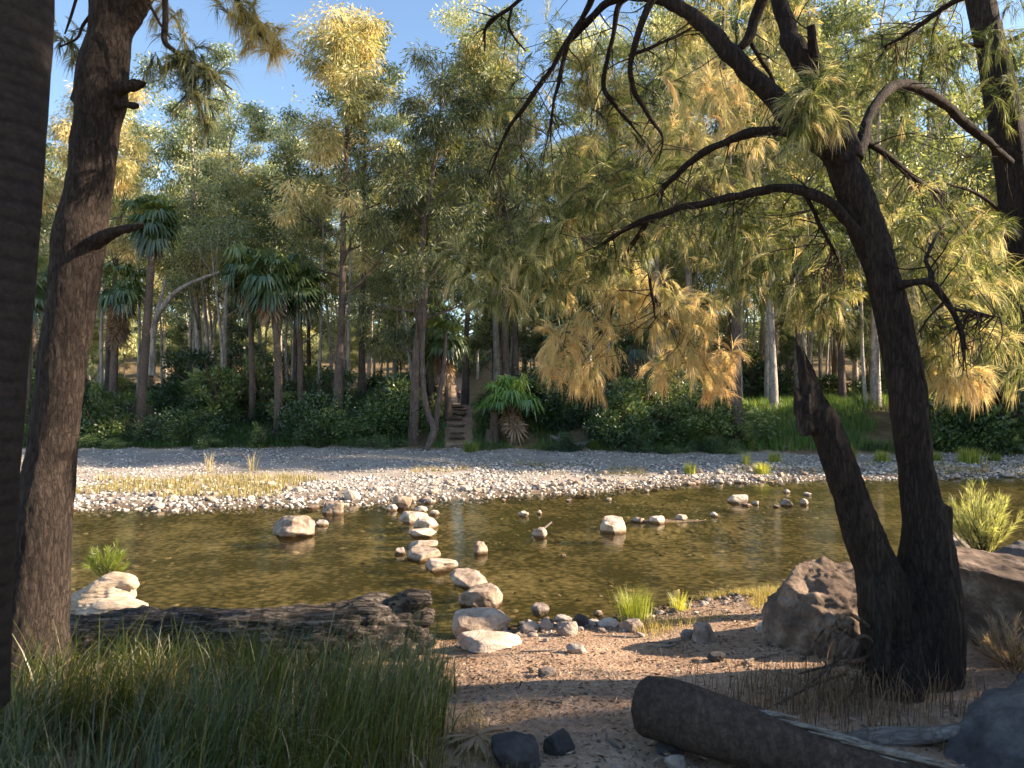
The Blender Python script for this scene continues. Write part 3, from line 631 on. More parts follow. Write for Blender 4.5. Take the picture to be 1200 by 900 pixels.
for k in range(45):
    y = g.uniform(37, 80); x = g.uniform(-.75*y, .8*y)
    if not clear_path(x, y, 2.): continue
    plant('young_tree', YOUNG[k % 2], (x, y, gz(x, y)-.05), 'slender young tree in the undergrowth of the far forest', 'young tree', 'young trees of the far forest', g.uniform(0, 6.28), g.uniform(.5, 1.1))
# thin pale stems in the shade of the forest
th = []
for k in range(4):
    gg = rs(500+k); mb = MB(); pts = limb_path((0, 0, 0), (gg.normal(0, .06), gg.normal(0, .06), 1), 10, gg, .2, .035, 7)
    tube(mb, pts, np.linspace(.09, .03, 7), 7, 20, .1, 2, k)
    for q in range(3):
        b = pts[3+q]; tube(mb, limb_path(b, (gg.normal(), gg.normal(), 1.2), 2.5, gg, .3, .15, 5), np.linspace(.035, .01, 5), 5, 8)
    cm = MB()
    for q in range(14):
        c = pts[-1]+gg.normal(0, 1., 3)*[1, 1, 1.2]; nn = 160; o = gg.normal(0, .38, (nn, 3))
        leaves(cm, c+o, o+[0, 0, -.5], gg.uniform(.12, .22, nn), .06, .3+.4*gg.uniform()+gg.normal(0, .1, nn), gg)
    th.append((mb.mesh('trunk', M['bark_gum']), cm.mesh('crown', M['leaf_gum'])))
for k in range(150):
    y = g.uniform(34.5, 66); x = g.uniform(-.72*y, .74*y)
    if not clear_path(x, y, 1.3): continue
    plant('sapling', th[k % 4], (x, y, gz(x, y)-.05), 'thin white sapling stem among the far trees', 'sapling', 'thin white saplings of the far forest', g.uniform(0, 6.28), (1.15, 1.15, g.uniform(.7, 1.4)))
# pale arching limb tree, left
t = thing('leaning_gum', base(160, 34.5), 'leaning gum with a bare orange pink limb arching to the right beside the tall palm', 'tree')
o0 = np.array(t.location); mb = MB()
pp = [P(a, b, 34.5)-o0 for a, b in ((178,440),(180,385),(192,358),(212,338),(248,322),(275,315))]
tube(mb, pp, [.17, .15, .13, .11, .07, .03], 8, 24, .1, 2, 3); tube(mb, [P(182,372,34.5)-o0, P(190,345,34.5)-o0, P(194,325,34.5)-o0], [.1, .07, .04], 7, 9, .1, 2, 4)
mb.build('trunk', M['bark_gum'], t)

# ------------------------------------------------------------------ palms
def fan(mb, c, d, rad, g, nseg=26, tint=.5, droop=.5, petiole=None, wid=1.):
    """one costapalmate fan: segments spread round direction d, tips drooping"""
    d = d/np.linalg.norm(d); up = np.array([0, 0, 1.]); s = np.cross(d, up); s = s/(np.linalg.norm(s)+1e-6); n = np.cross(s, d)
    a = np.linspace(-2.1, 2.1, nseg)+g.normal(0, .03, nseg)
    dr = d[None]*np.cos(a)[:, None]+s[None]*np.sin(a)[:, None]+n[None]*.12*g.normal(size=(nseg, 1)); ln = rad*(.72+.28*np.cos(a*.6))*g.uniform(.88, 1.08, nseg)
    m = c+dr*(ln*.6)[:, None]; tip = m+(dr+np.array([0, 0, -1.])*droop*g.uniform(.7, 1.6, nseg)[:, None])*(ln*.42)[:, None]
    sw = np.cross(dr, n); sw = sw/(np.linalg.norm(sw, axis=1)[:, None]+1e-6)*(ln*.075*wid)[:, None]
    k0 = c+dr*(ln*.06)[:, None]
    v = np.stack([k0-sw*.15, k0+sw*.15, m+sw, m-sw, tip], 1).reshape(-1, 3); b = np.arange(nseg)[:, None]*5
    tt = tint+g.normal(0, .08, nseg)
    mb.add(v, b+np.array([[0, 1, 2, 3]]), tt); mb.add(v, b+np.array([[3, 2, 4]]), tt+.08)
    if petiole is not None: tube(mb, [petiole, (petiole+c)/2+[0, 0, .06*rad], c], [.02, .016, .012], 4, 5, caps=False, tint=tint)
def make_palm(seed, H, r, nf=34, crown=1.15, skirt=0., fr=.85, lean=(0, 0), sweep=2.5):
    g = rs(seed); tr = MB(); cr = MB(); sk = MB()
    top = np.array([lean[0], lean[1], H]); pts = [np.zeros(3), top*[.35, .35, .5]+g.normal(0, .05, 3), top]
    tube(tr, pts, [r*1.2, r, r*.8], 12, 30, .1, 2.5, seed)
    for k in range(nf):
        az = k*2.399+g.uniform(-.3, .3); e = 1.3-sweep*(k/nf)+g.uniform(-.25, .25)
        if g.uniform() < .12: continue
        d = np.array([math.cos(az)*math.cos(e), math.sin(az)*math.cos(e), math.sin(e)]); L = crown*g.uniform(.6, 1.15)*.7
        c = top+[0, 0, .1]+d*L; fan(cr, c, d+[0, 0, -.35], fr*g.uniform(.65, 1.15), g, 26, .2+.6*(1-k/nf)*g.uniform(.3, 1.3), g.uniform(.6, 1.5), top+[0, 0, .05])
    if skirt:
        for k in range(int(26*max(skirt, .6))):
            az = g.uniform(0, 6.28); z0 = H-.1-g.uniform(0, skirt); q = np.array([math.cos(az), math.sin(az), 0])
            c = np.array([np.interp(z0, [0, H], [0, top[0]]), np.interp(z0, [0, H], [0, top[1]]), z0])+q*r*.9
            d = q*g.uniform(.12, .4)+[0, 0, -1.]
            c2 = c+d*g.uniform(.15, .45); fan(sk, c2, d, fr*g.uniform(.6, .95), g, 14, g.uniform(.1, .8), .35, c, .8)
    return tr, cr, sk
def place_palm(name, loc, mbs, label, group=None, rz=0, sc=1, mat_='bark_farpalm'):
    t = thing(name, loc, label, 'palm', group, rz, sc)
    mbs[0].build('trunk', M[mat_], t); mbs[1].build('crown', M['leaf_palm_sunlit' if name == 'small_fan_palm' else 'leaf_palm'], t)
    if mbs[2].n: mbs[2].build('dead_skirt', M['leaf_dead'], t)
    return t
def palm_at(px, Y, cpy, cpx, seed, r, crown, skirt, label, nf=34, fr=.75):
    b = np.array(base(px, Y)); c = P(cpx, cpy, Y); H = c[2]-b[2]
    return place_palm('fan_palm', tuple(b), make_palm(seed, H, r, nf, crown, skirt, fr, (c[0]-b[0], 0)), label)
palm_at(164, 30.6, 262, 181, 1, .17, 1.25, .6, 'tall fan palm with the highest crown, left side of the far bank', 40, .85)
palm_at(131, 30.9, 338, 140, 2, .15, 1.15, 1.9, 'fan palm with a long dark skirt of dead fronds left of the tallest palm', 36)
palm_at(326, 30.2, 330, 318, 3, .16, 1.4, 1.0, 'broad crowned fan palm in the middle of the palm cluster', 44, .88)
palm_at(296, 31.6, 322, 292, 4, .13, 1.3, .4, 'fan palm at the left of the palm cluster', 34, .95)
palm_at(352, 31.4, 338, 350, 5, .13, 1.3, .6, 'fan palm at the right of the palm cluster', 34, .95)
palm_at(30, 30.2, 335, 36, 6, .15, 1.4, .5, 'fan palm between the ringed trunk and the knotted trunk on the left', 38)
palm_at(524, 31.5, 398, 520, 7, .14, 1.2, 1.5, 'fan palm with rusty dead fronds at the top left of the steps', 30)
palm_at(505, 32.8, 372, 506, 8, .12, 1.1, 1.2, 'slender fan palm behind the curved thin trunks by the path', 28)
palm_at(648, 33.6, 378, 648, 9, .13, 1.3, .3, 'dark fan palm in the shade right of the twin trunk', 34)
palm_at(672, 34.6, 352, 676, 10, .13, 1.2, .3, 'dark fan palm nearly hidden behind the golden clumps', 30)
palm_at(740, 36, 400, 740, 12, .13, 1.3, .3, 'low shaded fan palm right of the hanging golden clumps', 30)
palm_at(1168, 31.5, 385, 1170, 14, .14, 1.5, .3, 'dark fan palm in the thicket at the right edge', 40)
# small sunlit palm with a mop of dead fronds, two shaggy stumps
b = hit(602, 519); H = P(600, 474, b[1])[2]-b[2]
place_palm('small_fan_palm', tuple(b), make_palm(20, H, .2, 34, 1.25, 1.5, .8, (-.1, 0), 1.45), 'short fan palm with sunlit bright green crown above a mop of pale dead fronds')
b = hit(580, 519); mb = MB(); tube(mb, [b*0, [0, 0, .7], [-.03, 0, 1.35]], [.25, .21, .16], 14, 24, .22, 4, 6, ridge=.03)
tag(mb.build('palm_stump', M['bark_farpalm'], None, True, tuple(b)), 'shaggy brown palm trunk leaning against the small bright palm', 'palm trunk')
b = hit(573, 520); mb = MB(); tube(mb, [b*0, [0, 0, .3], [0, 0, .62]], [.22, .2, .13], 14, 18, .25, 4, 7, ridge=.03)
tag(mb.build('palm_stump', M['bark_farpalm'], None, True, tuple(b)), 'knee high brown stump left of the small bright palm', 'stump')
# curved thin stems left of the steps
for pts, lb in (([(498,528),(508,505),(502,485),(497,460),(495,420),(497,380),(500,330)], 'thin curved reddish trunk left of the steps'),
                ([(502,522),(510,505),(514,470),(520,430),(523,390)], 'second thin trunk parting from the curved one by the steps')):
    b = hit(*pts[0]); t = thing('thin_tree', tuple(b), lb, 'tree'); mb = MB()
    q = [P(a, c, b[1]+.15*k)-b for k, (a, c) in enumerate(pts)]; q[0] = q[0]*0-[0, 0, .1]
    tube(mb, q, np.linspace(.15, .07, len(q)), 8, 40, .12, 3, 3); mb.build('trunk', M['bark_far'], t)

# ------------------------------------------------------------------ undergrowth
def make_shrub(seed, R_=1.4, H=1.9, n=5200, ls=.13, nst=9):
    g = rs(seed); st = MB(); lf = MB()
    for k in range(nst):
        az = g.uniform(0, 6.28); d = (math.cos(az)*.8, math.sin(az)*.8, g.uniform(.7, 1.6)); tube(st, limb_path((0, 0, -.05), d, H*.95, g, .2, .2, 5), np.linspace(.035, .008, 5), 5, 9, caps=False)
    nc = 46
    for k in range(nc):
        o = unit(1, g)[0]; o[2] = abs(o[2])*1.15-.12; c = o*np.array([R_, R_, H])*g.uniform(.35, 1)**.5*g.uniform(.75, 1.08); c[2] = max(c[2], .12)
        m = n//nc; q = unit(m, g)*(g.uniform(.1, 1, m)**.5)[:, None]; p = c+q*np.array([.42, .42, .3])*g.uniform(.7, 1.3)*R_/1.4
        t = .12+.38*g.uniform()+.2*(c[2]/H)*g.uniform()+g.normal(0, .1, m)  # tint gets lighter toward the top, painting light onto the shrub crowns
        leaves(lf, p, q+g.normal(0, .6, (m, 3))+o*.5, g.uniform(.6, 1.3, m)*ls, g.uniform(.4, .65, m)*ls, t, g)
    return st.mesh('stem', M['twig']), lf.mesh('foliage', M['leaf_shrub_light' if seed % 3 == 2 else 'leaf_shrub'])
SH = [make_shrub(600+k, [1.4, 1.8, 1.0][k % 3], [1.7, 1.3, 2.6][k % 3], [5200, 4200, 2600][k % 3], [.13, .10, .17][k % 3], [9, 12, 16][k % 3]) for k in range(6)]
def shrub(x, y, ms, sc, g, label, group): 
    t = thing('shrub', (x, y, gz(x, y)-.05), label, 'shrub', group, g.uniform(0, 6.28), (sc*g.uniform(.8, 1.3), sc*g.uniform(.8, 1.3), sc*g.uniform(.6, 1.25))); link('stem', ms[0], t); link('foliage', ms[1], t)
g = rs(44)
def row(pa, pb, Y0, Y1, n, s0, s1, label, group):
    for k in range(n):
        px = g.uniform(pa, pb); y = g.uniform(Y0, Y1); x = (px-600)/F*y
        if not clear_path(x, y, 1.25+.5*s1): continue
        shrub(x, y, SH[g.randint(6)], g.uniform(s0*.65, s1*1.2), g, label, group)
row(200, 400, 29.9, 34, 22, .6, 1.2, 'dark leafy bush in the thicket under the palm cluster', 'bushes under the palm cluster')
row(-40, 130, 29.8, 33, 24, .6, 1.0, 'low bush on the far bank at the left edge', 'bushes at the left end of the far bank')
row(130, 200, 29.9, 31, 7, .4, .6, 'small bush at the feet of the two left palms', 'bushes at the feet of the left palms')
row(405, 476, 29.8, 33.5, 12, .6, 1.15, 'dark bush between the straight river oak and the path', 'bushes left of the path')
row(556, 700, 31.2, 35, 15, .6, 1.2, 'dark bush behind the small bright palm', 'bushes behind the small bright palm')
row(690, 850, 29.9, 34, 17, .5, 1.05, 'shaded bush below the golden needle clumps', 'bushes below the golden clumps')
row(1120, 1290, 29.6, 34, 22, .9, 1.5, 'dark bush in the thicket at the right edge of the far bank', 'bushes at the right end of the far bank')
row(850, 1120, 37, 44, 20, .7, 1.2, 'bush on the plateau behind the green slope', 'bushes behind the green slope')
row(-60, 1290, 36, 60, 50, .5, 1.4, 'bush scattered under the forest trees', 'bushes under the forest trees')
row(-40, 480, 28.7, 29.9, 26, .22, .45, 'small weedy plant at the edge of the sand on the far bank', 'small plants along the foot of the far bank')
row(620, 1200, 28.7, 29.9, 24, .2, .42, 'small weedy plant at the edge of the sand on the far bank', 'small plants along the foot of the far bank')
# a far-off wood closing the forest
g = rs(51); mb = MB(); n = 60000; x = g.uniform(-115, 125, n); y = g.uniform(108, 128, n); z = terrain(x, y, False)+g.beta(1., 2.2, n)*14*(1+.25*n2(x, y, .08, 3, 4))
leaves(mb, np.stack([x, y, z], 1), g.normal(0, 1, (n, 3)), g.uniform(.5, 1.1, n), g.uniform(.3, .6, n), .2+.25*n2(x, z, .2, 3, 8)+g.normal(0, .1, n), g)
tag(mb.build('distant_wood', M['leaf_gum']), 'far off wood seen as one mass between the trunks', 'wood', kind='stuff')

# ------------------------------------------------------------------ grasses of the far side
g = rs(61); mb = MB()
def scat(n, px0, px1, Y0, Y1): 
    y = g.uniform(Y0, Y1, n); x = (g.uniform(px0, px1, n)-600)/F*y; return x, y
x, y = scat(46000, 815, 1290, 29.3, 42); k = (n2(x, y, .3, 3, 3) > -.35) & (np.abs(x-path_x(y)) > 1); x, y = x[k], y[k]
blades(mb, np.stack([x, y, terrain(x, y)], 1), g.uniform(.2, .6, len(x))*(1+.5*n2(x, y, .4, 2, 6)), g.uniform(.2, 1.3, len(x)), g.uniform(.018, .035, len(x)), .42+.3*n2(x, y, .35, 3, 8)+g.normal(0, .12, len(x)), g, 3)
x, y = scat(15000, -60, 480, 29, 31.5); k = (n2(x, y, .5, 3, 13) > -.3) & (np.abs(x-path_x(y)) > .7); x, y = x[k], y[k]
blades(mb, np.stack([x, y, terrain(x, y)], 1), g.uniform(.12, .4, len(x)), g.uniform(.2, 1.3, len(x)), g.uniform(.018, .03, len(x)), .25+g.normal(0, .12, len(x)), g, 3)
x, y = scat(16000, 500, 815, 28.9, 34); k = (n2(x, y, .6, 3, 23) > -.15) & (np.abs(x-path_x(y)) > .6); x, y = x[k], y[k]
blades(mb, np.stack([x, y, terrain(x, y)], 1), g.uniform(.1, .35, len(x)), g.uniform(.2, 1.3, len(x)), g.uniform(.018, .03, len(x)), .3+g.normal(0, .12, len(x)), g, 3)
x, y = scat(26000, -60, 1290, 33.5, 50); k = (n2(x, y, .3, 3, 33) > -.1) & (np.abs(x-path_x(y)) > 1.4); x, y = x[k], y[k]
blades(mb, np.stack([x, y, terrain(x, y)], 1), g.uniform(.2, .7, len(x)), g.uniform(.2, 1.3, len(x)), g.uniform(.03, .05, len(x)), .5+.3*n2(x, y, .25, 3, 18)+g.normal(0, .15, len(x)), g, 3)
tag(mb.build('bank_grass', M['grass_bank']), 'green grass covering the slope of the far bank', 'grass', kind='stuff')
mb = MB()
x, y = scat(9000, 60, 460, 16.6, 21.2); k = (n2(x, y, .6, 3, 43)-.35*(((x+9)/3.6)**2+((y-18.8)/1.7)**2) > -.25); x, y = x[k], y[k]
blades(mb, np.stack([x, y, terrain(x, y)], 1), g.uniform(.08, .26, len(x)), g.uniform(.2, 1.5, len(x)), g.uniform(.01, .018, len(x)), .4+g.normal(0, .15, len(x)), g, 3)
x, y = scat(2600, 480, 760, 21.5, 24.5); k = (n2(x, y, .8, 3, 47) > .1); x, y = x[k], y[k]
blades(mb, np.stack([x, y, terrain(x, y)], 1), g.uniform(.06, .2, len(x)), g.uniform(.2, 1.5, len(x)), g.uniform(.01, .018, len(x)), .35+g.normal(0, .15, len(x)), g, 3)
x, y = scat(2600, 860, 1200, 22.3, 25.5); k = (n2(x, y, .8, 3, 48) > .1); x, y = x[k], y[k]
blades(mb, np.stack([x, y, terrain(x, y)], 1), g.uniform(.06, .25, len(x)), g.uniform(.2, 1.5, len(x)), g.uniform(.01, .018, len(x)), .25+g.normal(0, .15, len(x)), g, 3)
# near shore: dry yellow grass
x = g.uniform(1.2, 4.0, 16000); y = np.interp(x, NX, NY)-g.beta(1.2, 2.2, len(x))*1.5; k = (n2(x, y, 1.2, 3, 53)+.25*(x > 2) > .02); x, y = x[k], y[k]
blades(mb, np.stack([x, y, terrain(x, y)], 1), g.uniform(.03, .13, len(x)), g.uniform(.3, 1.8, len(x)), g.uniform(.003, .006, len(x)), .45+.3*n2(x, y, 1., 2, 5)+g.normal(0, .18, len(x)), g, 3)
x = g.uniform(-1.3, .3, 5000); y = g.uniform(3.3, 5.6, 5000); k = (n2(x, y, 1.2, 3, 57) > .02) & (x < .2-(y-3.3)*.35); x, y = x[k], y[k]
blades(mb, np.stack([x, y, terrain(x, y)], 1), g.uniform(.03, .12, len(x)), g.uniform(.3, 1.8, len(x)), g.uniform(.003, .005, len(x)), .3+g.normal(0, .18, len(x)), g, 3)
tag(mb.build('dry_grass', M['grass_dry']), 'short dry yellow grass on the pebble bank and the near shore', 'grass', kind='stuff')
def tuft(px, py, hpx, wpx, label, n=260, group=None, tint=.5, m='tuft', Y=None, lean=1.1):
    p = hit(px, py); g = rs(int(px*7+py)); h = hpx/F*p[1]; w = wpx/F*p[1]; mb = MB()
    o = g.normal(0, .16*w, (n, 2)); az = np.arctan2(o[:, 1], o[:, 0])+g.normal(0, .5, n)
    b = np.stack([o[:, 0], o[:, 1], np.zeros(n)-.02], 1)
    blades(mb, b, h*g.uniform(.55, 1.15, n), lean*g.uniform(.2, 1.2, n), max(.0045, .5/F*p[1]*1.1)*g.uniform(.7, 1.2, n), tint+g.normal(0, .18, n), g, 5, dirang=az)
    return tag(mb.build('grass_tuft', M[m], None, True, tuple(p)), label, 'grass tuft', group)
tuft(743, 727, 40, 48, 'bright yellow green grass tuft at the near shoreline', 420, tint=.55)
tuft(796, 716, 24, 30, 'small yellow tuft right of the bright green one', 160, tint=.8)
tuft(551, 530, 15, 24, 'rounded green tuft at the foot of the far steps', 240, tint=.3)
tuft(697, 527, 14, 26, 'green weedy tuft right of the small bright palm', 200, tint=.1)
tuft(1000, 541, 22, 8, 'tall thin green tuft behind the broken trunk', 60, tint=.2)
tuft(1034, 541, 14, 22, 'bright green tuft between the broken trunk and the main stem', 240, tint=.5)
tuft(1097, 541, 14, 18, 'bright tuft just right of the big main stem', 200, tint=.5)
tuft(1136, 543, 20, 34, 'largest bright green tuft on the right pebble bank', 420, tint=.55)
tuft(1165, 540, 10, 22, 'low green tuft at the right end of the pebble bank', 200, tint=.3)
tuft(893, 556, 16, 24, 'yellow green tuft at the water edge left of the broken trunk', 260, tint=.7)
tuft(808, 555, 15, 16, 'small bright tuft on the pebbles below the golden clumps', 160, tint=.6)
tuft(875, 545, 18, 10, 'thin yellow tuft on the pebble bank right of the thick river oak', 80, tint=.8)
tuft(908, 541, 14, 20, 'yellow tuft behind the water edge tuft', 160, tint=.6)
tuft(245, 552, 24, 12, 'tall dry stalks on the left pebble bank', 26, tint=1., lean=.6, m='grass_dry')
tuft(296, 552, 26, 16, 'bent pale stalks on the left pebble bank', 22, tint=1., lean=1.3, m='grass_dry')

# dead wood on the far side
def deadwood(name, pts, r, label, m='grey_wood', seed=1, sides=9):
    mb = MB(); p = [hit(*q)+[0, 0, r[k]*.8] for k, q in enumerate(pts)]
    tube(mb, p, r, sides, 24, .25, 3, seed); tag(mb.build(name, M[m]), label, 'log')
deadwood('driftwood_log', [(646,514),(655,519),(668,524)], [.09, .14, .08], 'pale weathered log lying at the foot of the far bank')
deadwood('driftwood_log', [(668,525),(685,523),(699,518)], [.1, .12, .07], 'second weathered log lying end to end with the first at the far bank', seed=2)
deadwood('driftwood_branch', [(918,526),(930,520),(936,514)], [.05, .04, .02], 'thin grey branch in the grass left of the broken trunk', seed=3)
deadwood('driftwood_branch', [(468,524),(478,521),(485,519)], [.06, .06, .03], 'short pale branch left of the far steps', seed=4)
# ------------------------------------------------------------------ near trees
def ppath(L): return [P(a, b, Y_) for a, b, w, Y_ in L], [w*.5/F*Y_ for a, b, w, Y_ in L]
def remesh(mb, vox, name, mat_, parent=None, loc=None, disp=None, smooth=2):
    me = mb.mesh('tmp', None); o = bpy.data.objects.new('tmp', me); C.objects.link(o)
    m = o.modifiers.new('r', 'REMESH'); m.mode = 'VOXEL'; m.voxel_size = vox; m.use_smooth_shade = True
    if smooth: s = o.modifiers.new('s', 'SMOOTH'); s.iterations = smooth; s.factor = .6
    dg = bpy.context.evaluated_depsgraph_get(); e = bpy.data.meshes.new_from_object(o.evaluated_get(dg))
    bpy.data.objects.remove(o); bpy.data.meshes.remove(me); e.name = name
    n = len(e.vertices); v = np.empty(n*3, np.float32); e.vertices.foreach_get('co', v); v = v.reshape(-1, 3).astype(float)
    nm = np.empty(n*3, np.float32); e.vertices.foreach_get('normal', nm); nm = nm.reshape(-1, 3)
    if disp is not None: v = v+nm*disp(v)[:, None]
    e.vertices.foreach_set('co', v.astype(np.float32).ravel()); e.materials.clear(); e.materials.append(mat_)
    e.polygons.foreach_set('use_smooth', np.ones(len(e.polygons), bool)); e.update()
    return link(name, e, parent, loc)
def bark_disp(a=.012, s=1., zs=.2, seed=0):
    def f(v):
        q = np.stack([v[:, 0]*15*s, v[:, 1]*15*s, v[:, 2]*15*s*zs], 1)
        return a*(1-2.2*np.abs(fbm(q, 3, seed)))+a*1.2*fbm(v*3, 2, seed+5)
    return f
# --- the big forked river oak on the right
T = thing('forked_river_oak', tuple(P(1068, 830, 4.8)), 'big dark river oak on the right with a broken stem, arching limbs and golden needles', 'tree')
o0 = np.array(T.location); off = lambda pts: [np.asarray(p)-o0 for p in pts]
main = [(1070,870,130,4.8),(1072,800,104,4.8),(1082,720,84,4.8),(1087,650,58,4.8),(1082,600,44,4.8),(1072,540,41,4.82),(1062,450,41,4.85),(1046,370,41,4.9),(1030,310,40,4.95),(1010,250,40,5.0),(992,205,38,5.0),(978,165,37,5.02)]
mb = MB(); p, r = ppath(main); tube(mb, off(p), r, 20, 60, .07, 3, 1)
snag = [(1045,760,58,4.78),(1036,700,60,4.75),(1020,650,50,4.72),(1000,590,43,4.7),(983,545,41,4.68),(969,505,42,4.66),(956,478,38,4.65)]
p, r = ppath(snag); tube(mb, off(p), r, 20, 40, .1, 4, 2)
for q in ([(952,492,26,4.64),(944,448,19,4.63),(938,412,12,4.62),(933,382,5,4.62)], [(962,500,24,4.7),(953,455,20,4.7),(944,420,9,4.7),(940,405,2,4.7)],
          [(944,512,18,4.6),(936,480,15,4.6),(931,450,7,4.6)],[(950,505,14,4.58),(946,480,12,4.56),(948,462,4,4.55)], [(972,500,20,4.7),(966,475,14,4.7),(958,452,4,4.7)]):
    p, r = ppath(q); tube(mb, off(p), r, 9, 16, .25, 9, 3)
for q in ([(1060,760,60,4.7),(1040,800,40,4.55),(1020,850,22,4.35),(1005,880,10,4.2)], [(1085,760,60,4.8),(1105,800,40,4.7),(1130,850,26,4.5)],
          [(1065,790,50,4.6),(1062,850,34,4.3),(1050,900,20,4.0)], [(1040,730,40,4.9),(1010,780,24,5.1),(985,812,12,5.2)], [(1092,650,44,4.8),(1104,615,26,4.78),(1110,592,13,4.78)],
          [(1095,740,44,4.9),(1105,790,34,5.0),(1118,840,20,5.1)], [(1022,640,26,4.68),(1032,720,26,4.6),(1030,790,24,4.5)]):
    p, r = ppath(q); tube(mb, off(p), r, 12, 16, .12, 5, 4)
remesh(mb, .016, 'trunk', M['bark_oak'], T, disp=lambda v: bark_disp(.015, 1.3, .16, 3)(v)-.017)
LIMBS = [  # px, py, width px, depth
 [(985,185,40,5.02),(962,168,34,5.0),(935,145,30,5.0),(905,115,28,5.0),(870,78,25,5.05),(840,45,22,5.1),(815,22,19,5.2),(785,3,17,5.3),(750,-6,14,5.4),(715,2,11,5.5),(690,25,10,5.6),(667,48,9,5.7),(640,90,7,5.8),(615,125,6,5.9),(597,148,5,6.0),(583,180,4,6.1),(573,205,2,6.2)],
 [(992,190,40,5.02),(978,140,38,5.1),(957,95,32,5.15),(936,62,26,5.2),(920,20,24,5.3),(905,-30,22,5.4)],
 [(972,120,22,5.12),(962,80,16,5.1),(955,55,13,5.08),(950,30,11,5.05)],
 [(985,190,22,4.95),(955,168,16,4.9),(925,155,14,4.9),(898,152,13,5.0),(867,158,12,5.1),(833,174,11,5.3),(800,198,9,5.5),(782,215,7,5.6),(770,230,4,5.7)],
 [(1012,285,18,4.95),(995,262,15,4.9),(975,240,14,4.85),(945,226,13,4.9),(915,222,12,5.0),(867,228,11,5.2),(833,235,10,5.4),(795,244,9,5.6),(753,259,8,5.8),(720,277,6,6.0),(697,292,3,6.1)],
 [(995,190,18,5.05),(1010,170,15,5.2),(1017,143,13,5.3),(1030,117,13,5.5),(1050,101,13,5.7),(1077,104,13,5.9),(1107,122,12,6.1),(1133,146,11,6.3),(1162,170,10,6.5),(1185,190,8,6.7)],
 [(992,150,12,5.0),(1005,160,10,5.3),(1027,174,9,5.4),(1060,200,8,5.5),(1083,217,7,5.6),(1107,228,5,5.7)],
 [(1045,338,14,4.9),(1057,334,11,4.8),(1077,330,10,4.7),(1092,333,10,4.7),(1107,353,10,4.7),(1123,380,8,4.7),(1131,410,5,4.7)],
 [(1092,333,8,4.7),(1090,318,7,4.75),(1084,303,5,4.8),(1092,285,4,4.9),(1108,262,2,5.0)],
 [(905,-25,16,5.6),(884,20,13,5.7),(877,42,14,5.7),(866,56,9,5.7),(853,53,6,5.8),(846,62,3,5.9)],
 [(877,45,7,5.7),(890,65,6,5.8),(905,95,5,5.9),(912,120,3,6.0)],
 [(772,-10,12,5.2),(762,4,11,5.2),(747,43,9,5.3),(738,77,8,5.4),(743,110,7,5.5),(767,143,5,5.6),(777,162,4,5.6),(772,188,2,5.6)],
 [(735,-4,9,5.5),(724,8,8,5.5),(716,48,6,5.6),(708,97,6,5.7),(720,122,5,5.8),(753,163,3,5.9),(764,180,2,6.0)],
 [(700,-15,9,5.3),(682,22,8,5.5),(667,47,8,5.6),(657,90,6,5.7),(648,128,4,5.8),(645,160,2,5.9)],
 [(737,66,6,5.4),(760,57,5,5.4),(790,44,4,5.5),(812,32,3,5.5)],
 [(622,-12,7,5.0),(600,8,6,5.1),(571,30,5,5.2),(568,60,2,5.2)],
 [(600,8,4,5.1),(597,30,4,5.1),(604,45,3,5.2),(616,60,2,5.2)],
 [(758,262,7,5.8),(735,295,6,6.2),(718,318,6,6.6),(707,324,5,6.8),(719,350,5,7.0),(710,380,4,7.1),(697,400,2,7.2)],
 [(753,262,6,5.8),(757,300,5,6.3),(764,350,4,6.6),(768,374,2,6.8)],
 [(764,345,4,6.6),(782,372,5,7.0),(800,392,4,7.2),(815,420,2,7.3)],
 [(1160,-12,9,5.6),(1117,2,8,5.7),(1083,25,7,5.8),(1060,42,6,5.9),(1035,55,3,6.0)],
 [(943,228,6,4.9),(960,262,5,5.0),(975,290,4,5.1),(985,310,2,5.2)],
 [(1107,353,4,4.7),(1090,370,3,4.7),(1075,392,2,4.7)],[(1117,361,4,4.7),(1140,366,3,4.8),(1172,372,2,4.9)],
]
TW = MB()
for k, L in enumerate(LIMBS):
    mb = MB(); p, r = ppath(L); cp, cr_ = catmull(off(p), np.array(r)*.88, len(L)*4); sw = np.sin(np.linspace(0, np.pi, len(cp)))[:, None]
    cp = cp+sw*np.stack([fbm(cp*5+q*9, 2, k+q) for q in range(3)], 1)*(.012+cr_[:, None]*.5); cr_ = cr_*(1+.22*fbm(cp*7, 2, k+4))
    pp, rr = tube(mb, cp, cr_, 14 if L[0][2] > 12 else 8, len(L)*9, .16, 11, 20+k, ridge=.005 if L[0][2] > 16 else .002)
    g_ = rs(2000+k)
    for q in range(int(len(L)*1.3)):
        i_ = g_.randint(len(cp)//4, len(cp)-1); dd = cp[i_]-cp[i_-1]; dd = dd/np.linalg.norm(dd)*.7+g_.normal(0, .7, 3)-[0, 0, .25]; LL_ = g_.uniform(.12, .5)
        if i_ > 3 and L[0][2] < 50: tube(TW, limb_path(cp[i_], dd, LL_, g_, -.7, .22, 6), np.linspace(min(cr_[i_]*.5, .007), .0015, 6), 5, 12, .1, 20, q, caps=False)
    mb.build('limb', M['bark_oak'], T)
tag(TW.build('side_twigs', M['bark_oak'], T), kind='stuff')
ALLP = np.concatenate([np.array(catmull(ppath(L)[0], [0]*len(L), 30)[0]) for L in LIMBS[:]]+[np.array(catmull(ppath(main)[0], [0]*len(main), 40)[0])[22:]])
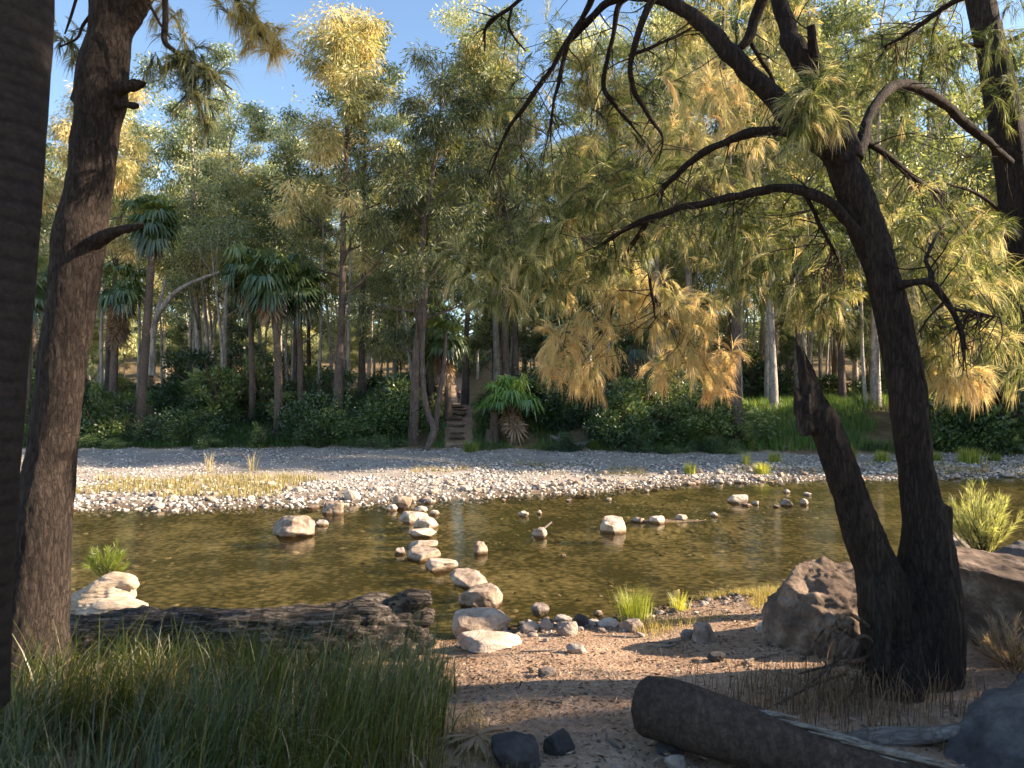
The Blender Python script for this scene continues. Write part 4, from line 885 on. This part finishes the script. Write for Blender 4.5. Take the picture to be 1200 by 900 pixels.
def needle_clumps(specs, allp, seed, name, matn, parent, o0, nw=.0036, twig_every=1.):
    g = rs(seed); fo = MB(); tw = MB()
    for (px, py, Y_, rx, rz, ntw, tint) in specs:
        c = P(px, py, Y_); sx = rx/F*Y_; sz = rz/F*Y_; a = allp[np.argsort(np.linalg.norm(allp-c, axis=1))[:60]]
        for k in range(int(ntw*(.62 if tint > .68 else .7 if Y_ < 5.3 else .3 if (py < 250 and px < 820) else .33))):
            o = unit(1, g)[0]*g.uniform(.1, 1)**.45; q = c+o*np.array([sx, (sx+sz)*.6, sz]); st = c+o*.25*np.array([sx, sx, sz])
            L = g.uniform(.15, .46)*max(min(sx*2.2, 1.35), .5); d0 = o*.9+g.normal(0, .35, 3)+[0, 0, .05]; d0 /= np.linalg.norm(d0)
            pts = [q-d0*L*.6]; d = d0.copy()
            for s in range(5): pts.append(pts[-1]+d*L/5); d = d+[0, 0, -.27]+g.normal(0, .12, 3); d /= np.linalg.norm(d)
            pts = np.array(pts)
            if g.uniform() < .13*twig_every:
                b = a[np.argsort(np.linalg.norm(a-pts[0], axis=1))[g.randint(min(25, len(a)))]]; mid = (b+pts[0])/2+g.normal(0, .07, 3)
                if np.linalg.norm(b-pts[0]) < 1.1: tube(tw, [b-o0, mid-o0, pts[0]-o0, pts[3]-o0], [.006, .004, .003, .0015], 4, 9, caps=False)
            n = g.randint(18, 58); t = g.uniform(0, 4.99, n); i_ = t.astype(int); f = (t-i_)[:, None]; pos = pts[i_]*(1-f)+pts[i_+1]*f
            ax = pts[i_+1]-pts[i_]; ax /= np.linalg.norm(ax, axis=1)[:, None]
            dd = ax*1.+unit(n, g)*g.uniform(.15, .6, (n, 1))+[0, 0, -.3]
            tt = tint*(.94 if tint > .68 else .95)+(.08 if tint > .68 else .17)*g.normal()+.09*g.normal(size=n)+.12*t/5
            needles(fo, pos-o0, dd, g.uniform(.07, .20, n)*(1+.3*(Y_-5)/3), nw*g.uniform(.7, 1.2, n), tt, g, .55)
    fo.build('foliage', M[matn], parent)
    if len(specs) > 30: tag(tw.build('twigs', M['twig'], parent), kind='stuff')
CL = [  # px, py, depth, rx, rz, twigs, tint
 # golden hanging clumps
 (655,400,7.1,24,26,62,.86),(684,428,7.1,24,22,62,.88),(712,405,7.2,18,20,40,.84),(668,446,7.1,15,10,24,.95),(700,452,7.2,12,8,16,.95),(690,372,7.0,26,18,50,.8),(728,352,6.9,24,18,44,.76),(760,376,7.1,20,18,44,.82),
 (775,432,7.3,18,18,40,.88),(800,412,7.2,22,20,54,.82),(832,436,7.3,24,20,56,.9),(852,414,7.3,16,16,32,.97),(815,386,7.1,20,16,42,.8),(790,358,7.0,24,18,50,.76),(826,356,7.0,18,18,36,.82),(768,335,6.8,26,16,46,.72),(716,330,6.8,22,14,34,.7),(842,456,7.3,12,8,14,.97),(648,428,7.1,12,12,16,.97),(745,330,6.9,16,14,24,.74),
 # soft green masses left of the golden ones
 (545,310,6.4,34,38,100,.42),(585,340,6.5,42,28,120,.5),(620,300,6.3,52,36,170,.45),(665,325,6.4,38,26,100,.52),(570,275,6.3,34,22,70,.38),(650,265,6.2,48,30,130,.4),(700,300,6.3,40,24,100,.45),(640,345,6.5,34,14,50,.55),
 (720,215,5.9,52,34,140,.3),(765,205,5.8,38,26,80,.36),(690,235,6.0,34,22,70,.32),(800,260,5.8,42,26,90,.36),(740,285,6.1,40,24,90,.42),
 # behind and around the trunk
 (830,205,5.8,48,28,110,.4),(870,190,6.6,40,26,90,.5),(850,260,5.5,52,34,140,.34),(900,285,5.4,48,36,130,.4),(860,320,5.6,42,26,80,.5),(930,320,5.5,34,34,90,.45),(965,350,5.5,28,30,80,.5),(985,365,5.5,22,26,60,.55),
 (950,275,5.5,34,26,70,.34),(900,240,5.5,40,22,70,.36),(880,345,5.6,34,18,50,.5),
 (948,120,4.7,26,22,70,.45),(960,95,4.8,22,16,40,.45),(970,140,4.75,20,14,30,.5),(940,140,4.7,16,14,26,.5),
 # upper left of the tree, thin bluish
 (620,90,6.2,46,60,90,.3),(660,170,6.3,44,36,100,.36),(600,190,6.4,30,34,60,.36),(700,60,6.4,56,44,90,.28),(720,150,6.2,40,36,90,.36),(640,40,6.3,50,28,50,.28),(770,100,6.2,40,40,70,.3),(800,150,6.2,40,24,70,.5),(620,225,6.4,36,26,70,.38),
 (580,120,6.3,24,30,30,.3),(780,50,6.4,40,34,50,.35),(670,205,6.3,30,20,50,.4),
 # golden light upper middle
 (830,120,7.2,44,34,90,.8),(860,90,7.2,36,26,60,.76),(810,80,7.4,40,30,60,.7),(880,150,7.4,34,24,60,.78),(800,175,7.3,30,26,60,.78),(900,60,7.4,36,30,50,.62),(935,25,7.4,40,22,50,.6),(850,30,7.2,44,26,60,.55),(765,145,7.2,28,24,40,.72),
 # upper right, thin blue green
 (1010,60,6.6,48,40,110,.26),(1060,60,6.4,46,38,120,.28),(1040,110,6.6,38,24,60,.25),(1090,30,6.3,40,28,80,.3),(1100,80,6.5,40,30,70,.24),(1010,20,6.8,40,20,50,.3),(1180,40,6.6,40,40,90,.26),(1180,110,6.6,34,34,60,.3),(1125,60,6.5,30,34,50,.28),(985,75,6.8,30,40,50,.3),
 (1060,150,7.0,40,24,60,.4),(1000,130,6.8,24,26,40,.4),
 # right middle and the fringes right of the main stem
 (1060,250,5.7,40,36,90,.4),(1110,260,5.7,46,36,110,.46),(1070,200,6.8,34,24,60,.42),(1150,270,5.8,40,34,90,.44),(1110,310,5.5,50,26,110,.5),(1160,330,5.6,44,26,100,.5),(1080,300,5.6,34,22,60,.48),
 (1090,380,5.2,40,22,100,.52),(1120,345,5.4,46,22,100,.5),(1150,395,5.4,40,22,90,.5),(1100,420,5.2,28,18,60,.62),(1128,440,5.1,30,16,90,.82),(1185,400,5.6,26,26,60,.5),(1190,440,5.8,22,18,30,.6),(1070,410,5.4,22,16,36,.5),(1190,350,5.7,22,30,40,.46),
]
needle_clumps(CL, ALLP, 7, 'foliage', 'needle', T, o0)
# exposed roots on the left foot
mb = MB(); g = rs(8)
for q in ([(1030,760),(1010,745),(985,770),(950,800),(915,825)],[(1025,770),(1000,775),(965,782),(935,790)],[(1020,735),(990,720),(968,760),(970,790)],[(1015,780),(1000,810),(985,840)],[(1030,790),(1015,820),(1010,850)],[(1000,730),(985,745),(975,780),(955,830)],[(1040,800),(1030,840),(1040,870)],[(990,790),(960,800),(930,815),(900,830)],[(1000,745),(970,735),(940,775)]):
    pts = [P(a, b, 4.6-.14*k) for k, (a, b) in enumerate(q)]; pts = [np.array([p[0], p[1], max(p[2], gz(p[0], p[1])+.01)]) for p in pts]
    tube(mb, off(pts), np.linspace(.013, .004, len(pts))*g.uniform(.6, 1.4), 7, 22, .2, 8, 3)
mb.build('root', M['bark_dead'], T)

# --- knotted tree on the left
T2 = thing('knotted_tree', tuple(P(38, 800, 4.7)), 'dark knotted trunk with broken branch stubs and a patch of sun on the left', 'tree'); o2 = np.array(T2.location)
off2 = lambda pts: [np.asarray(p)-o2 for p in pts]
L = [(38,850,96,4.7),(38,780,84,4.7),(40,730,70,4.7),(46,660,64,4.7),(52,600,59,4.7),(62,520,54,4.72),(70,450,52,4.74),(80,380,53,4.76),(90,310,56,4.78),(92,285,60,4.78),(98,250,53,4.8),(107,200,50,4.8),(113,150,50,4.82),(118,112,58,4.82),(122,80,54,4.84),(127,45,47,4.86),(131,10,48,4.88),(128,-60,44,4.9),(125,-120,40,5)]
mb = MB(); p, r = ppath(L); tube(mb, off2(p), r, 22, 110, .07, 4, 11)
for q in ([(132,40,38,4.88),(152,14,32,4.85),(172,-15,28,4.8),(200,-70,24,4.7)], [(130,106,22,4.8),(146,102,16,4.72),(160,99,13,4.68),(171,98,6,4.65)],
          [(130,120,14,4.8),(148,123,9,4.74),(162,124,6,4.7)], [(100,290,30,4.78),(122,278,18,4.7),(140,270,14,4.62),(158,266,12,4.55),(170,262,5,4.5)], [(98,118,34,4.8),(96,108,22,4.8)]):
    p, r = ppath(q); tube(mb, off2(p), r, 12, 18, .12, 6, 12)
remesh(mb, .014, 'trunk', M['bark_left'], T2, disp=lambda v: bark_disp(.009, 1.6, .22, 6)(v)-.010)
LL = [[(193,-20,7,4.6),(194,20,7,4.6),(193,48,7,4.6),(206,62,5,4.6),(222,90,5,4.65),(234,120,4,4.7),(241,150,2,4.7)],
      [(203,58,4,4.6),(225,72,4,4.6),(250,88,3,4.65),(272,105,2,4.7)], [(218,112,2,4.65),(206,124,2,4.65),(198,132,1,4.65)],
      [(270,-15,7,5.2),(284,12,6,5.3),(300,35,5,5.4),(316,52,2,5.4)], [(175,5,4,4.7),(190,32,3,4.7),(200,45,2,4.7)],
      [(110,12,4,5),(97,30,4,5),(90,45,3,5),(70,55,2,5)], [(92,-10,4,5),(83,20,3,5),(76,40,2,5)]]
for k, q in enumerate(LL):
    mb = MB(); p, r = ppath(q); tube(mb, off2(p), r, 7, len(q)*7, .12, 8, 60+k); mb.build('limb', M['bark_left'], T2)
AP2 = np.concatenate([np.array(catmull(ppath(q)[0], [0]*len(q), 30)[0]) for q in LL])
CL2 = [(222,62,4.65,18,14,26,.25),(236,80,4.65,18,14,26,.22),(205,72,4.6,12,14,14,.22),(228,108,4.7,18,20,26,.22),(252,92,4.7,16,12,16,.22),(243,138,4.7,12,16,14,.25),(210,40,4.7,22,14,14,.45),
       (285,10,5.3,26,18,50,.75),(305,32,5.4,26,20,60,.85),(322,50,5.4,16,14,26,.9),(265,2,5.3,26,12,26,.6),(75,35,5.2,24,26,26,.4),(85,60,5.2,20,16,16,.4),(200,12,5,30,12,18,.7),(180,70,4.8,12,10,6,.3)]
needle_clumps(CL2, AP2, 9, 'foliage', 'needle_left', T2, o2)

# --- ringed palm trunk at the left edge, its crown far above the frame
q = [(-50,830,100,3.2),(-45,700,96,3.2),(-33,560,92,3.2),(-22,420,92,3.25),(-12,300,94,3.3),(0,150,92,3.35),(9,20,92,3.4),(12,-80,90,3.45),(14,-260,80,3.6),(16,-440,60,3.8)]
p, r = ppath(q); T3 = thing('ringed_palm', tuple(p[0]), 'dark smooth ringed palm trunk cut off by the left edge of the photo', 'palm'); o3 = np.array(T3.location)
mb = MB(); tube(mb, [x_-o3 for x_ in p], r, 40, 420, .025, 3, 4); mb.build('trunk', M['bark_palm'], T3)
mb = MB(); g = rs(3); top = p[-1]-o3
for k in range(26):
    az = k*2.399; e = 1.2-1.7*k/26; d = np.array([math.cos(az)*math.cos(e), math.sin(az)*math.cos(e), math.sin(e)]); fan(mb, top+d*.8, d+[0, 0, -.2], .9, g, 26, .4, .6, top)
mb.build('crown', M['leaf_palm'], T3)
# --- leaning trunk at the right edge
q = [(1330,900,60,6.6),(1290,760,52,6.7),(1255,600,47,6.8),(1226,450,43,6.9),(1208,340,41,7),(1196,260,39,7),(1183,170,37,7.05),(1172,110,34,7.1),(1160,50,31,7.15),(1147,-10,30,7.2),(1130,-120,28,7.4),(1118,-230,22,7.6)]
p, r = ppath(q); T4 = thing('leaning_river_oak', tuple(p[0]), 'straight rough trunk leaning inward at the right edge of the photo', 'tree'); o4 = np.array(T4.location)
mb = MB(); tube(mb, [x_-o4 for x_ in p], r, 24, 220, .05, 4, 5, ridge=.012); mb.build('trunk', M['bark_oak'], T4)
for q in ([(1165,52,6,7.1),(1120,55,4,7.0),(1085,75,3,6.9),(1076,100,2,6.8)], [(1198,270,5,7),(1150,230,4,6.8),(1110,215,2,6.6)], [(1160,60,7,7.1),(1200,40,6,7.2),(1260,10,4,7.3)]):
    mb = MB(); p, r = ppath(q); tube(mb, [x_-o4 for x_ in p], r, 6, 20, .12, 6, 5); mb.build('limb', M['bark_oak'], T4)
CL4 = [(1215,-20,7.2,60,40,60,.3),(1150,-40,7.2,60,40,60,.3),(1240,60,7.2,50,50,60,.3),(1170,150,7.0,30,20,26,.35)]
needle_clumps(CL4, np.array([P(1165,52,7.1), P(1200,40,7.2), P(1150,-40,7.2)]), 10, 'foliage', 'needle', T4, o4)

# ------------------------------------------------------------------ logs in the foreground
mb = MB()
ax = [P(40,762,5.9),P(90,752,5.9),(P(160,752,5.95)),P(250,753,6.0),P(340,752,6.05),P(400,745,6.1),P(440,738,6.15),P(470,736,6.2)]
tube(mb, ax, [.14,.24,.27,.27,.27,.28,.28,.25], 30, 120, .16, 3, 21, ridge=.03)
g = rs(12)
for k in range(12):
    a = P(g.uniform(435, 478), g.uniform(712, 765), 6.15+g.uniform(-.15, .15)); b = P(g.uniform(478, 508), g.uniform(700, 785), 6.15+g.uniform(-.25, .25))
    tube(mb, [a, (a+b)/2+g.normal(0, .03, 3), b], [.11, .075, .03], 8, 10, .3, 8, k)
for a, b in (((455,720),(503,700)), ((465,735),(505,722)), ((440,760),(492,792)), ((420,770),(455,800))):
    a = P(*a, 6.15); b = P(*b, 6.1); tube(mb, [a, (a+b)/2+[0, 0, .03], b], [.11, .09, .045], 9, 12, .3, 8, 33)
def ld(v):
    q = np.stack([v[:, 0]*3.2, v[:, 1]*20, v[:, 2]*20], 1); return .028*(1-2.6*np.abs(fbm(q, 4, 5)))+.035*fbm(v*4, 3, 9)
o = remesh(mb, .016, 'charred_log', M['char'], None, None, ld, 1)
tag(o, 'thick charred fallen log with a ragged root end lying behind the tall grass', 'log')
# palm log lower right
T5 = thing('fallen_palm_log', (.9, 3.95, .6), 'brown fallen palm log with a dark rounded butt, split open toward the right', 'log'); o5 = np.array((.9, 3.95, .6))
a = P(752, 826, 3.98); b = P(1075, 925, 3.1); mb = MB(); c_ = lambda t: a+(b-a)*t+np.array([0, 0, .015*math.sin(t*6)])-o5
tube(mb, [c_(t) for t in (0, .012, .04, .1, .25, .5, .75, 1, 1.25)], [.10, .145, .166, .17, .163, .15, .138, .125, .11], 40, 200, .09, 4, 31, ridge=.01)
mb.build('log', M['bark_palmlog'], T5)
mb = MB(); g = rs(4)
for k in range(30):
    t = g.uniform(.5, .98); th = g.uniform(.2, 2.7); rr = .168-.035*t; q = c_(t)+np.array([.45*math.cos(th)*rr, .7*math.cos(th)*rr*-1, math.sin(th)*rr*1.03]); d = (b-a)/np.linalg.norm(b-a)*g.uniform(.12, .45)
    tube(mb, [q-d*.5, q+[0, 0, .012], q+d*.5+[0, 0, g.uniform(0, .03)]], [.004, .011, .003], 5, 10, .3, 9, k)
mb.build('splinters', M['grey_wood'], T5)
mb = MB(); p, r = ppath([(955,868,12,3.9),(985,872,22,3.9),(1030,866,26,3.85),(1080,862,22,3.8),(1120,858,18,3.75),(1150,853,8,3.7)]); tube(mb, p, r, 14, 60, .18, 5, 41, ridge=.008)
tag(mb.build('dead_branch', M['grey_wood']), 'silvery grey dead branch lying against the corner boulder', 'branch')
# driftwood stump on the left shore and its shrub
T6 = thing('driftwood_stump', tuple(P(118,712,7.9)), 'sunlit bleached lump of driftwood at the shoreline behind the charred log', 'driftwood'); o6 = np.array(T6.location)
mb = MB()
for q in ([(40,735,30,7.9),(72,722,34,7.9),(95,712,38,7.9),(118,702,42,7.9),(140,696,38,7.9),(154,694,22,7.9)], [(90,712,20,7.8),(110,694,20,7.8),(132,682,22,7.85),(150,681,18,7.85),(160,688,8,7.85)],
          [(100,720,30,7.75),(125,716,30,7.7),(150,712,20,7.7),(172,712,8,7.7)]):
    p, r = ppath(q); tube(mb, [x_-o6 for x_ in p], r, 10, 20, .2, 7, 51)
remesh(mb, .012, 'root', M['pale_wood'], T6, disp=lambda v: .012*(1-2.5*np.abs(fbm(v*[3, 14, 20], 3, 4))), smooth=1)
def feather(px, py, Y_, hpx, wpx, label, seed, tint, n=26, matn='tuft'):
    b = P(px, py, Y_); h = hpx/F*Y_; w = wpx/F*Y_; g = rs(seed); t = thing('feathery_shrub', tuple(b), label, 'shrub'); st = MB(); fo = MB()
    for k in range(n):
        az = g.uniform(0, 6.28); rr = g.uniform(.1, 1)**.6*w*.5; e = np.array([math.cos(az)*rr, math.sin(az)*rr, h*g.uniform(.55, 1.)*(1-.35*(rr/(w*.5))**2)])
        p0 = np.array([0, 0, h*g.uniform(0, .35)]); m_ = (p0+e)/2+np.array([math.cos(az), math.sin(az), 0])*rr*.12; pts, _ = catmull([p0, m_, e], [0]*3, 10)
        tube(st, pts, np.linspace(.008, .002, 10)*h, 4, 10, caps=False)
        m = 95; i_ = g.randint(2, 9, m); f = g.uniform(size=(m, 1)); pos = pts[i_]*(1-f)+pts[np.minimum(i_+1, 9)]*f; ax = pts[-1]-pts[2]; ax /= np.linalg.norm(ax)
        needles(fo, pos, ax*1.0+unit(m, g)*.55, g.uniform(.05, .12, m)*(h/.8)**.5, .0038, tint+g.normal(0, .14, m), g, .12)
    st.build('stem', M['twig'], t); fo.build('foliage', M[matn], t)
feather(1152, 664, 8.6, 104, 74, 'feathery pale green river oak seedling behind the boulders on the right', 71, .5, 70, 'seedling')
feather(124, 686, 8.0, 58, 44, 'small yellow green shrub growing behind the bleached driftwood root', 72, .4, 26)
feather(1190, 800, 4.9, 82, 90, 'dry brown brush against the flat topped boulder at the right edge', 73, .9, 34, 'leaf_dead')
feather(1130, 672, 8.3, 24, 30, 'low green weed at the foot of the feathery seedling', 74, .1, 16)

# ------------------------------------------------------------------ foreground grass, litter
g = rs(81); mb = MB()
n = 33000; x = g.uniform(-4.6, .2, n); y = 1.5+4.2*g.uniform(size=n)**1.1
edge = np.interp(y, [1.9, 3, 4, 5, 5.7], [-.3, -.28, -.42, -.65, -1.1])+.5*n2(x, y, 1.7, 3, 4); cl = n2(x, y, 2.2, 3, 15)
k = (x < edge) & (g.uniform(size=n) < np.clip(.6+2.2*cl, .34, 1)); x, y, edge, cl = x[k], y[k], edge[k], cl[k]; n = len(x)
h = (.34+.36*g.uniform(size=n)**1.3+.35*cl)*np.interp(y, [1.9, 3.4, 4.8, 5.7], [.65, .95, .85, .6])*g.uniform(.6, 1.25, n)*np.interp((x-edge), [-1.2, -.1, 0], [1, .85, .6])
dry = g.uniform(size=n) < .3; tint = np.where(dry, .8+.15*g.normal(size=n), .26+.25*cl+g.normal(0, .13, n))
wind = n2(x, y, 1.1, 2, 90)*5
blades(mb, np.stack([x, y, terrain(x, y)-.02], 1), np.maximum(h, .08)*np.where(dry, .85, 1), np.where(dry, g.uniform(1., 3.2, n), g.uniform(.3, 2.6, n)), g.uniform(.004, .011, n), tint, g, 7, dirang=wind+g.normal(0, 1.1, n))
# taller reed like stems at the right end of the grass
n = 520; a = g.uniform(size=n); x = -.85+.5*g.normal(size=n); y = 3.6+.8*g.normal(size=n)*.5; k = (y > 2.2) & (x < -.38); x, y = x[k], y[k]; n = len(x)
blades(mb, np.stack([x, y, terrain(x, y)-.02], 1), g.uniform(.6, 1.02, n), g.uniform(.2, 1.2, n), g.uniform(.004, .008, n), .35+g.normal(0, .18, n), g, 8, dirang=g.uniform(-1.2, 1.2, n))
n = 900; x = g.uniform(-1., .5, n); y = g.uniform(3, 5.6, n); k = (n2(x, y, 2.5, 2, 44) > .2) & (x < .35-(y-3)*.35); x, y = x[k], y[k]; n = len(x)
blades(mb, np.stack([x, y, terrain(x, y)-.01], 1), g.uniform(.06, .26, n), g.uniform(.5, 2.5, n), g.uniform(.003, .007, n), .5+g.normal(0, .25, n), g, 5)
tag(mb.build('tall_grass', M['grass']), 'tall green grass with dry bent blades in the shaded lower left', 'grass', kind='stuff')
mb = MB(); n = 1500; x = 2.0+.5*g.normal(size=n); y = 4.35+.28*g.normal(size=n); k = (x > 1.1) & (x < 3); x, y = x[k], y[k]; n = len(x)
blades(mb, np.stack([x, y, terrain(x, y)], 1), g.uniform(.08, .3, n), g.uniform(.3, 1.8, n), g.uniform(.003, .006, n), g.uniform(.0, .8, n), g, 5)
tag(mb.build('brown_grass', M['leaf_dead']), 'rusty dry grass around the roots of the big tree', 'grass', kind='stuff')
mb = MB(); n = 26000; x = g.uniform(-1.5, 4.6, n); y = g.uniform(2.3, 8.6, n); k = (np.interp(x, NX, NY)-y > .1) & (g.uniform(size=n) < .25+.75*(n2(x, y, 1.3, 3, 70) > 0)); x, y = x[k], y[k]; n = len(x)
d = g.normal(0, 1, (n, 3))*[1, 1, .22]; leaves(mb, np.stack([x, y, terrain(x, y)+g.uniform(.004, .016, n)], 1), d, g.uniform(.015, .07, n), g.uniform(.003, .014, n), g.uniform(0, 1, n), g)
tag(mb.build('leaf_litter', M['litter'], smooth=False), 'fallen leaves and bark flakes strewn on the dirt', 'leaf litter', kind='stuff')
for k in range(26):
    xx, yy = g.uniform(.2, 4), g.uniform(3.2, 7.4)
    if np.interp(xx, NX, NY)-yy < .3: continue
    a = g.uniform(0, 3.14); L = g.uniform(.1, .38); c_ = np.array([math.cos(a), math.sin(a), 0])*L; p0 = np.array([xx, yy, 0.]); mb = MB(); pts = []
    for t in (-1, -.3, .4, 1): q = p0+c_*t*.5+g.normal(0, .012, 3); q[2] = gz(q[0], q[1])+.012; pts.append(q)
    tube(mb, pts, [.007, .009, .007, .003], 6, 10, .2, 9, k); tag(mb.build('fallen_twig', M['grey_wood']), 'small fallen twig lying on the dirt of the near bank', 'twig', 'twigs on the near bank')
# dried fan leaf at the bottom
mb = MB(); b = hit(560, 872); 
fan(mb, b+[0, 0, .05], np.array([-.75, -.6, -.02]), .24, g, 18, .75, .25, b+[.15, .1, .04], .8)
tag(mb.build('dead_palm_frond', M['leaf_dead']), 'grey dried fan frond lying at the bottom edge of the photo', 'palm frond')
mb = MB(); b = hit(610, 838); n = 260
leaves(mb, b+g.normal(0, 1, (n, 3))*[.1, .12, .01]+[0, 0, .03], g.normal(0, 1, (n, 3))*[1, 1, .3], g.uniform(.04, .11, n), .005, g.uniform(.5, 1, n), g)
tag(mb.build('dry_leaf_heap', M['leaf_dead']), 'small heap of grey shredded leaves on the shaded path', 'leaves', kind='stuff')

# ------------------------------------------------------------------ trees just outside the right of the frame (they shade the near bank)
def offtree(x, y, label, seed, H, dens=1., clear=.1, spread=.24, sc=1):
    ms = make_tree(seed, H, .3, 'oak', clear, spread, 22, dens, .8); plant('river_oak', ms, (x, y, gz(x, y)-.1), label, 'tree', 'river oaks of the near bank', seed, sc)
for k, (x, y, H, cl, sp) in enumerate(((10.5, 1.6, 10, .03, .2), (12.5, 2.1, 14, .04, .18), (15.5, 1.7, 16, .1, .15), (14.5, .4, 16, .1, .17), (14, 4.2, 18, .58, .11))):
    offtree(x, y, 'river oak of the near bank standing outside the right edge of the photo', 911+k, H, 2.2 if k < 4 else .6, cl, sp)
# ------------------------------------------------------------------ walker on the far path
def skin(name, vs, es, rad, m, parent, sub=1):
    me = bpy.data.meshes.new(name); me.from_pydata(vs, es, []); o = bpy.data.objects.new(name, me); C.objects.link(o)
    s = o.modifiers.new('s', 'SKIN'); 
    for k, v in enumerate(me.skin_vertices[0].data): v.radius = (rad[k], rad[k]*.85)
    me.skin_vertices[0].data[0].use_root = True
    u = o.modifiers.new('u', 'SUBSURF'); u.levels = sub; u.render_levels = sub
    dg = bpy.context.evaluated_depsgraph_get(); e = bpy.data.meshes.new_from_object(o.evaluated_get(dg)); bpy.data.objects.remove(o)
    e.materials.clear(); e.materials.append(m); e.polygons.foreach_set('use_smooth', np.ones(len(e.polygons), bool)); return link(name, e, parent)
def flat(name, c):
    m, nt, ns, ln = mat(name); p = N(ns, 'ShaderNodeBsdfPrincipled', _Roughness=.85); t = N(ns, 'ShaderNodeTexNoise', _Scale=30.); r = ramp(ns, [(.3, tuple(.7*x for x in c)), (.7, c)])
    ln.new(t.outputs['Fac'], r.inputs[0]); ln.new(r.outputs[0], p.inputs['Base Color']); o = N(ns, 'ShaderNodeOutputMaterial'); ln.new(p.outputs[0], o.inputs[0]); return m
Yp = 82.; xp = (538-600)/F*Yp; pr = thing('person', (xp, Yp, gz(xp, Yp)), 'distant walker in dark blue clothes on the path at the top of the steps', 'person')
V_ = [(0,0,.95),(0,0,1.15),(0,0,1.36),(0,0,1.47),(0,-.01,1.56),(0,-.02,1.66),(.19,0,1.38),(.25,.02,1.1),(.23,-.1,.86),(-.19,0,1.38),(-.25,.0,1.1),(-.23,.1,.86),(.1,0,.9),(.11,-.08,.5),(.11,.02,.09),(.11,-.14,.04),(-.1,0,.9),(-.11,.1,.5),(-.11,.2,.1),(-.11,.06,.04)]
E_ = [(0,1),(1,2),(2,3),(3,4),(4,5),(2,6),(6,7),(7,8),(2,9),(9,10),(10,11),(0,12),(12,13),(13,14),(14,15),(0,16),(16,17),(17,18),(18,19)]
Rr = [.15,.13,.15,.06,.085,.09,.06,.045,.03,.06,.045,.03,.09,.06,.04,.04,.09,.06,.04,.04]
skin('body', V_, E_, Rr, flat('skin_tone', (.35, .2, .14)), pr)
skin('jacket', [V_[i] for i in (0,1,2,6,7,9,10)]+[(.24,-.07,.9),(-.24,.07,.9)], [(0,1),(1,2),(2,3),(3,4),(2,5),(5,6),(4,7),(6,8)], [.18,.16,.175,.085,.065,.085,.065,.05,.05], flat('navy_cloth', (.02, .03, .07)), pr)
skin('trousers', [V_[i] for i in (0,12,13,14,16,17,18)], [(0,1),(1,2),(2,3),(0,4),(4,5),(5,6)], [.165,.11,.08,.06,.11,.08,.06], flat('dark_cloth', (.02, .02, .028)), pr)
v, f = ico(3); mb = MB(); vv = v*[.105, .115, .09]+[0, .015, 1.66]; mb.add(vv, f); mb.build('hair', flat('dark_hair', (.03, .02, .015)), pr)

# ------------------------------------------------------------------ camera, light, sky
cam = bpy.data.cameras.new('camera'); co = link('camera', cam, None, (0, 0, CAMZ)); co.rotation_euler = (math.pi/2+PITCH, 0, 0)
cam.sensor_width = 36; cam.lens = 24; cam.clip_end = 3000; cam.clip_start = .05
cam.dof.use_dof = True; cam.dof.focus_distance = 10; cam.dof.aperture_fstop = 3.2
bpy.context.scene.camera = co
SUN_EL, SUN_AZ = R(26), R(92)        # azimuth from +Y toward +X
sd = Vector((math.sin(SUN_AZ)*math.cos(SUN_EL), math.cos(SUN_AZ)*math.cos(SUN_EL), math.sin(SUN_EL)))
sl = bpy.data.lights.new('sun', 'SUN'); sl.energy = 18; sl.angle = R(.5); sl.color = (1, .82, .62)
so = link('sun', sl, None, (20, 5, 30)); so.rotation_euler = sd.to_track_quat('Z', 'Y').to_euler()
w = bpy.data.worlds.new('World'); bpy.context.scene.world = w; w.use_nodes = True; nt = w.node_tree; nt.nodes.clear()
sky = nt.nodes.new('ShaderNodeTexSky'); sky.sky_type = 'NISHITA'; sky.sun_disc = False; sky.sun_elevation = SUN_EL; sky.sun_rotation = SUN_AZ; sky.air_density = 1.1; sky.dust_density = .5; sky.ozone_density = 2.2
bg = nt.nodes.new('ShaderNodeBackground'); bg.inputs[1].default_value = .31; wo = nt.nodes.new('ShaderNodeOutputWorld')
nt.links.new(sky.outputs[0], bg.inputs[0]); nt.links.new(bg.outputs[0], wo.inputs[0])
sc = bpy.context.scene; sc.view_settings.view_transform = 'Standard'; sc.view_settings.look = 'None'; sc.view_settings.exposure = 0
sc.render.use_persistent_data = False; sc.render.engine = 'CYCLES'; cy = sc.cycles; cy.max_bounces = 3; cy.diffuse_bounces = 2; cy.glossy_bounces = 2; cy.transmission_bounces = 4; cy.transparent_max_bounces = 8; cy.use_denoising = True; cy.adaptive_threshold = .03
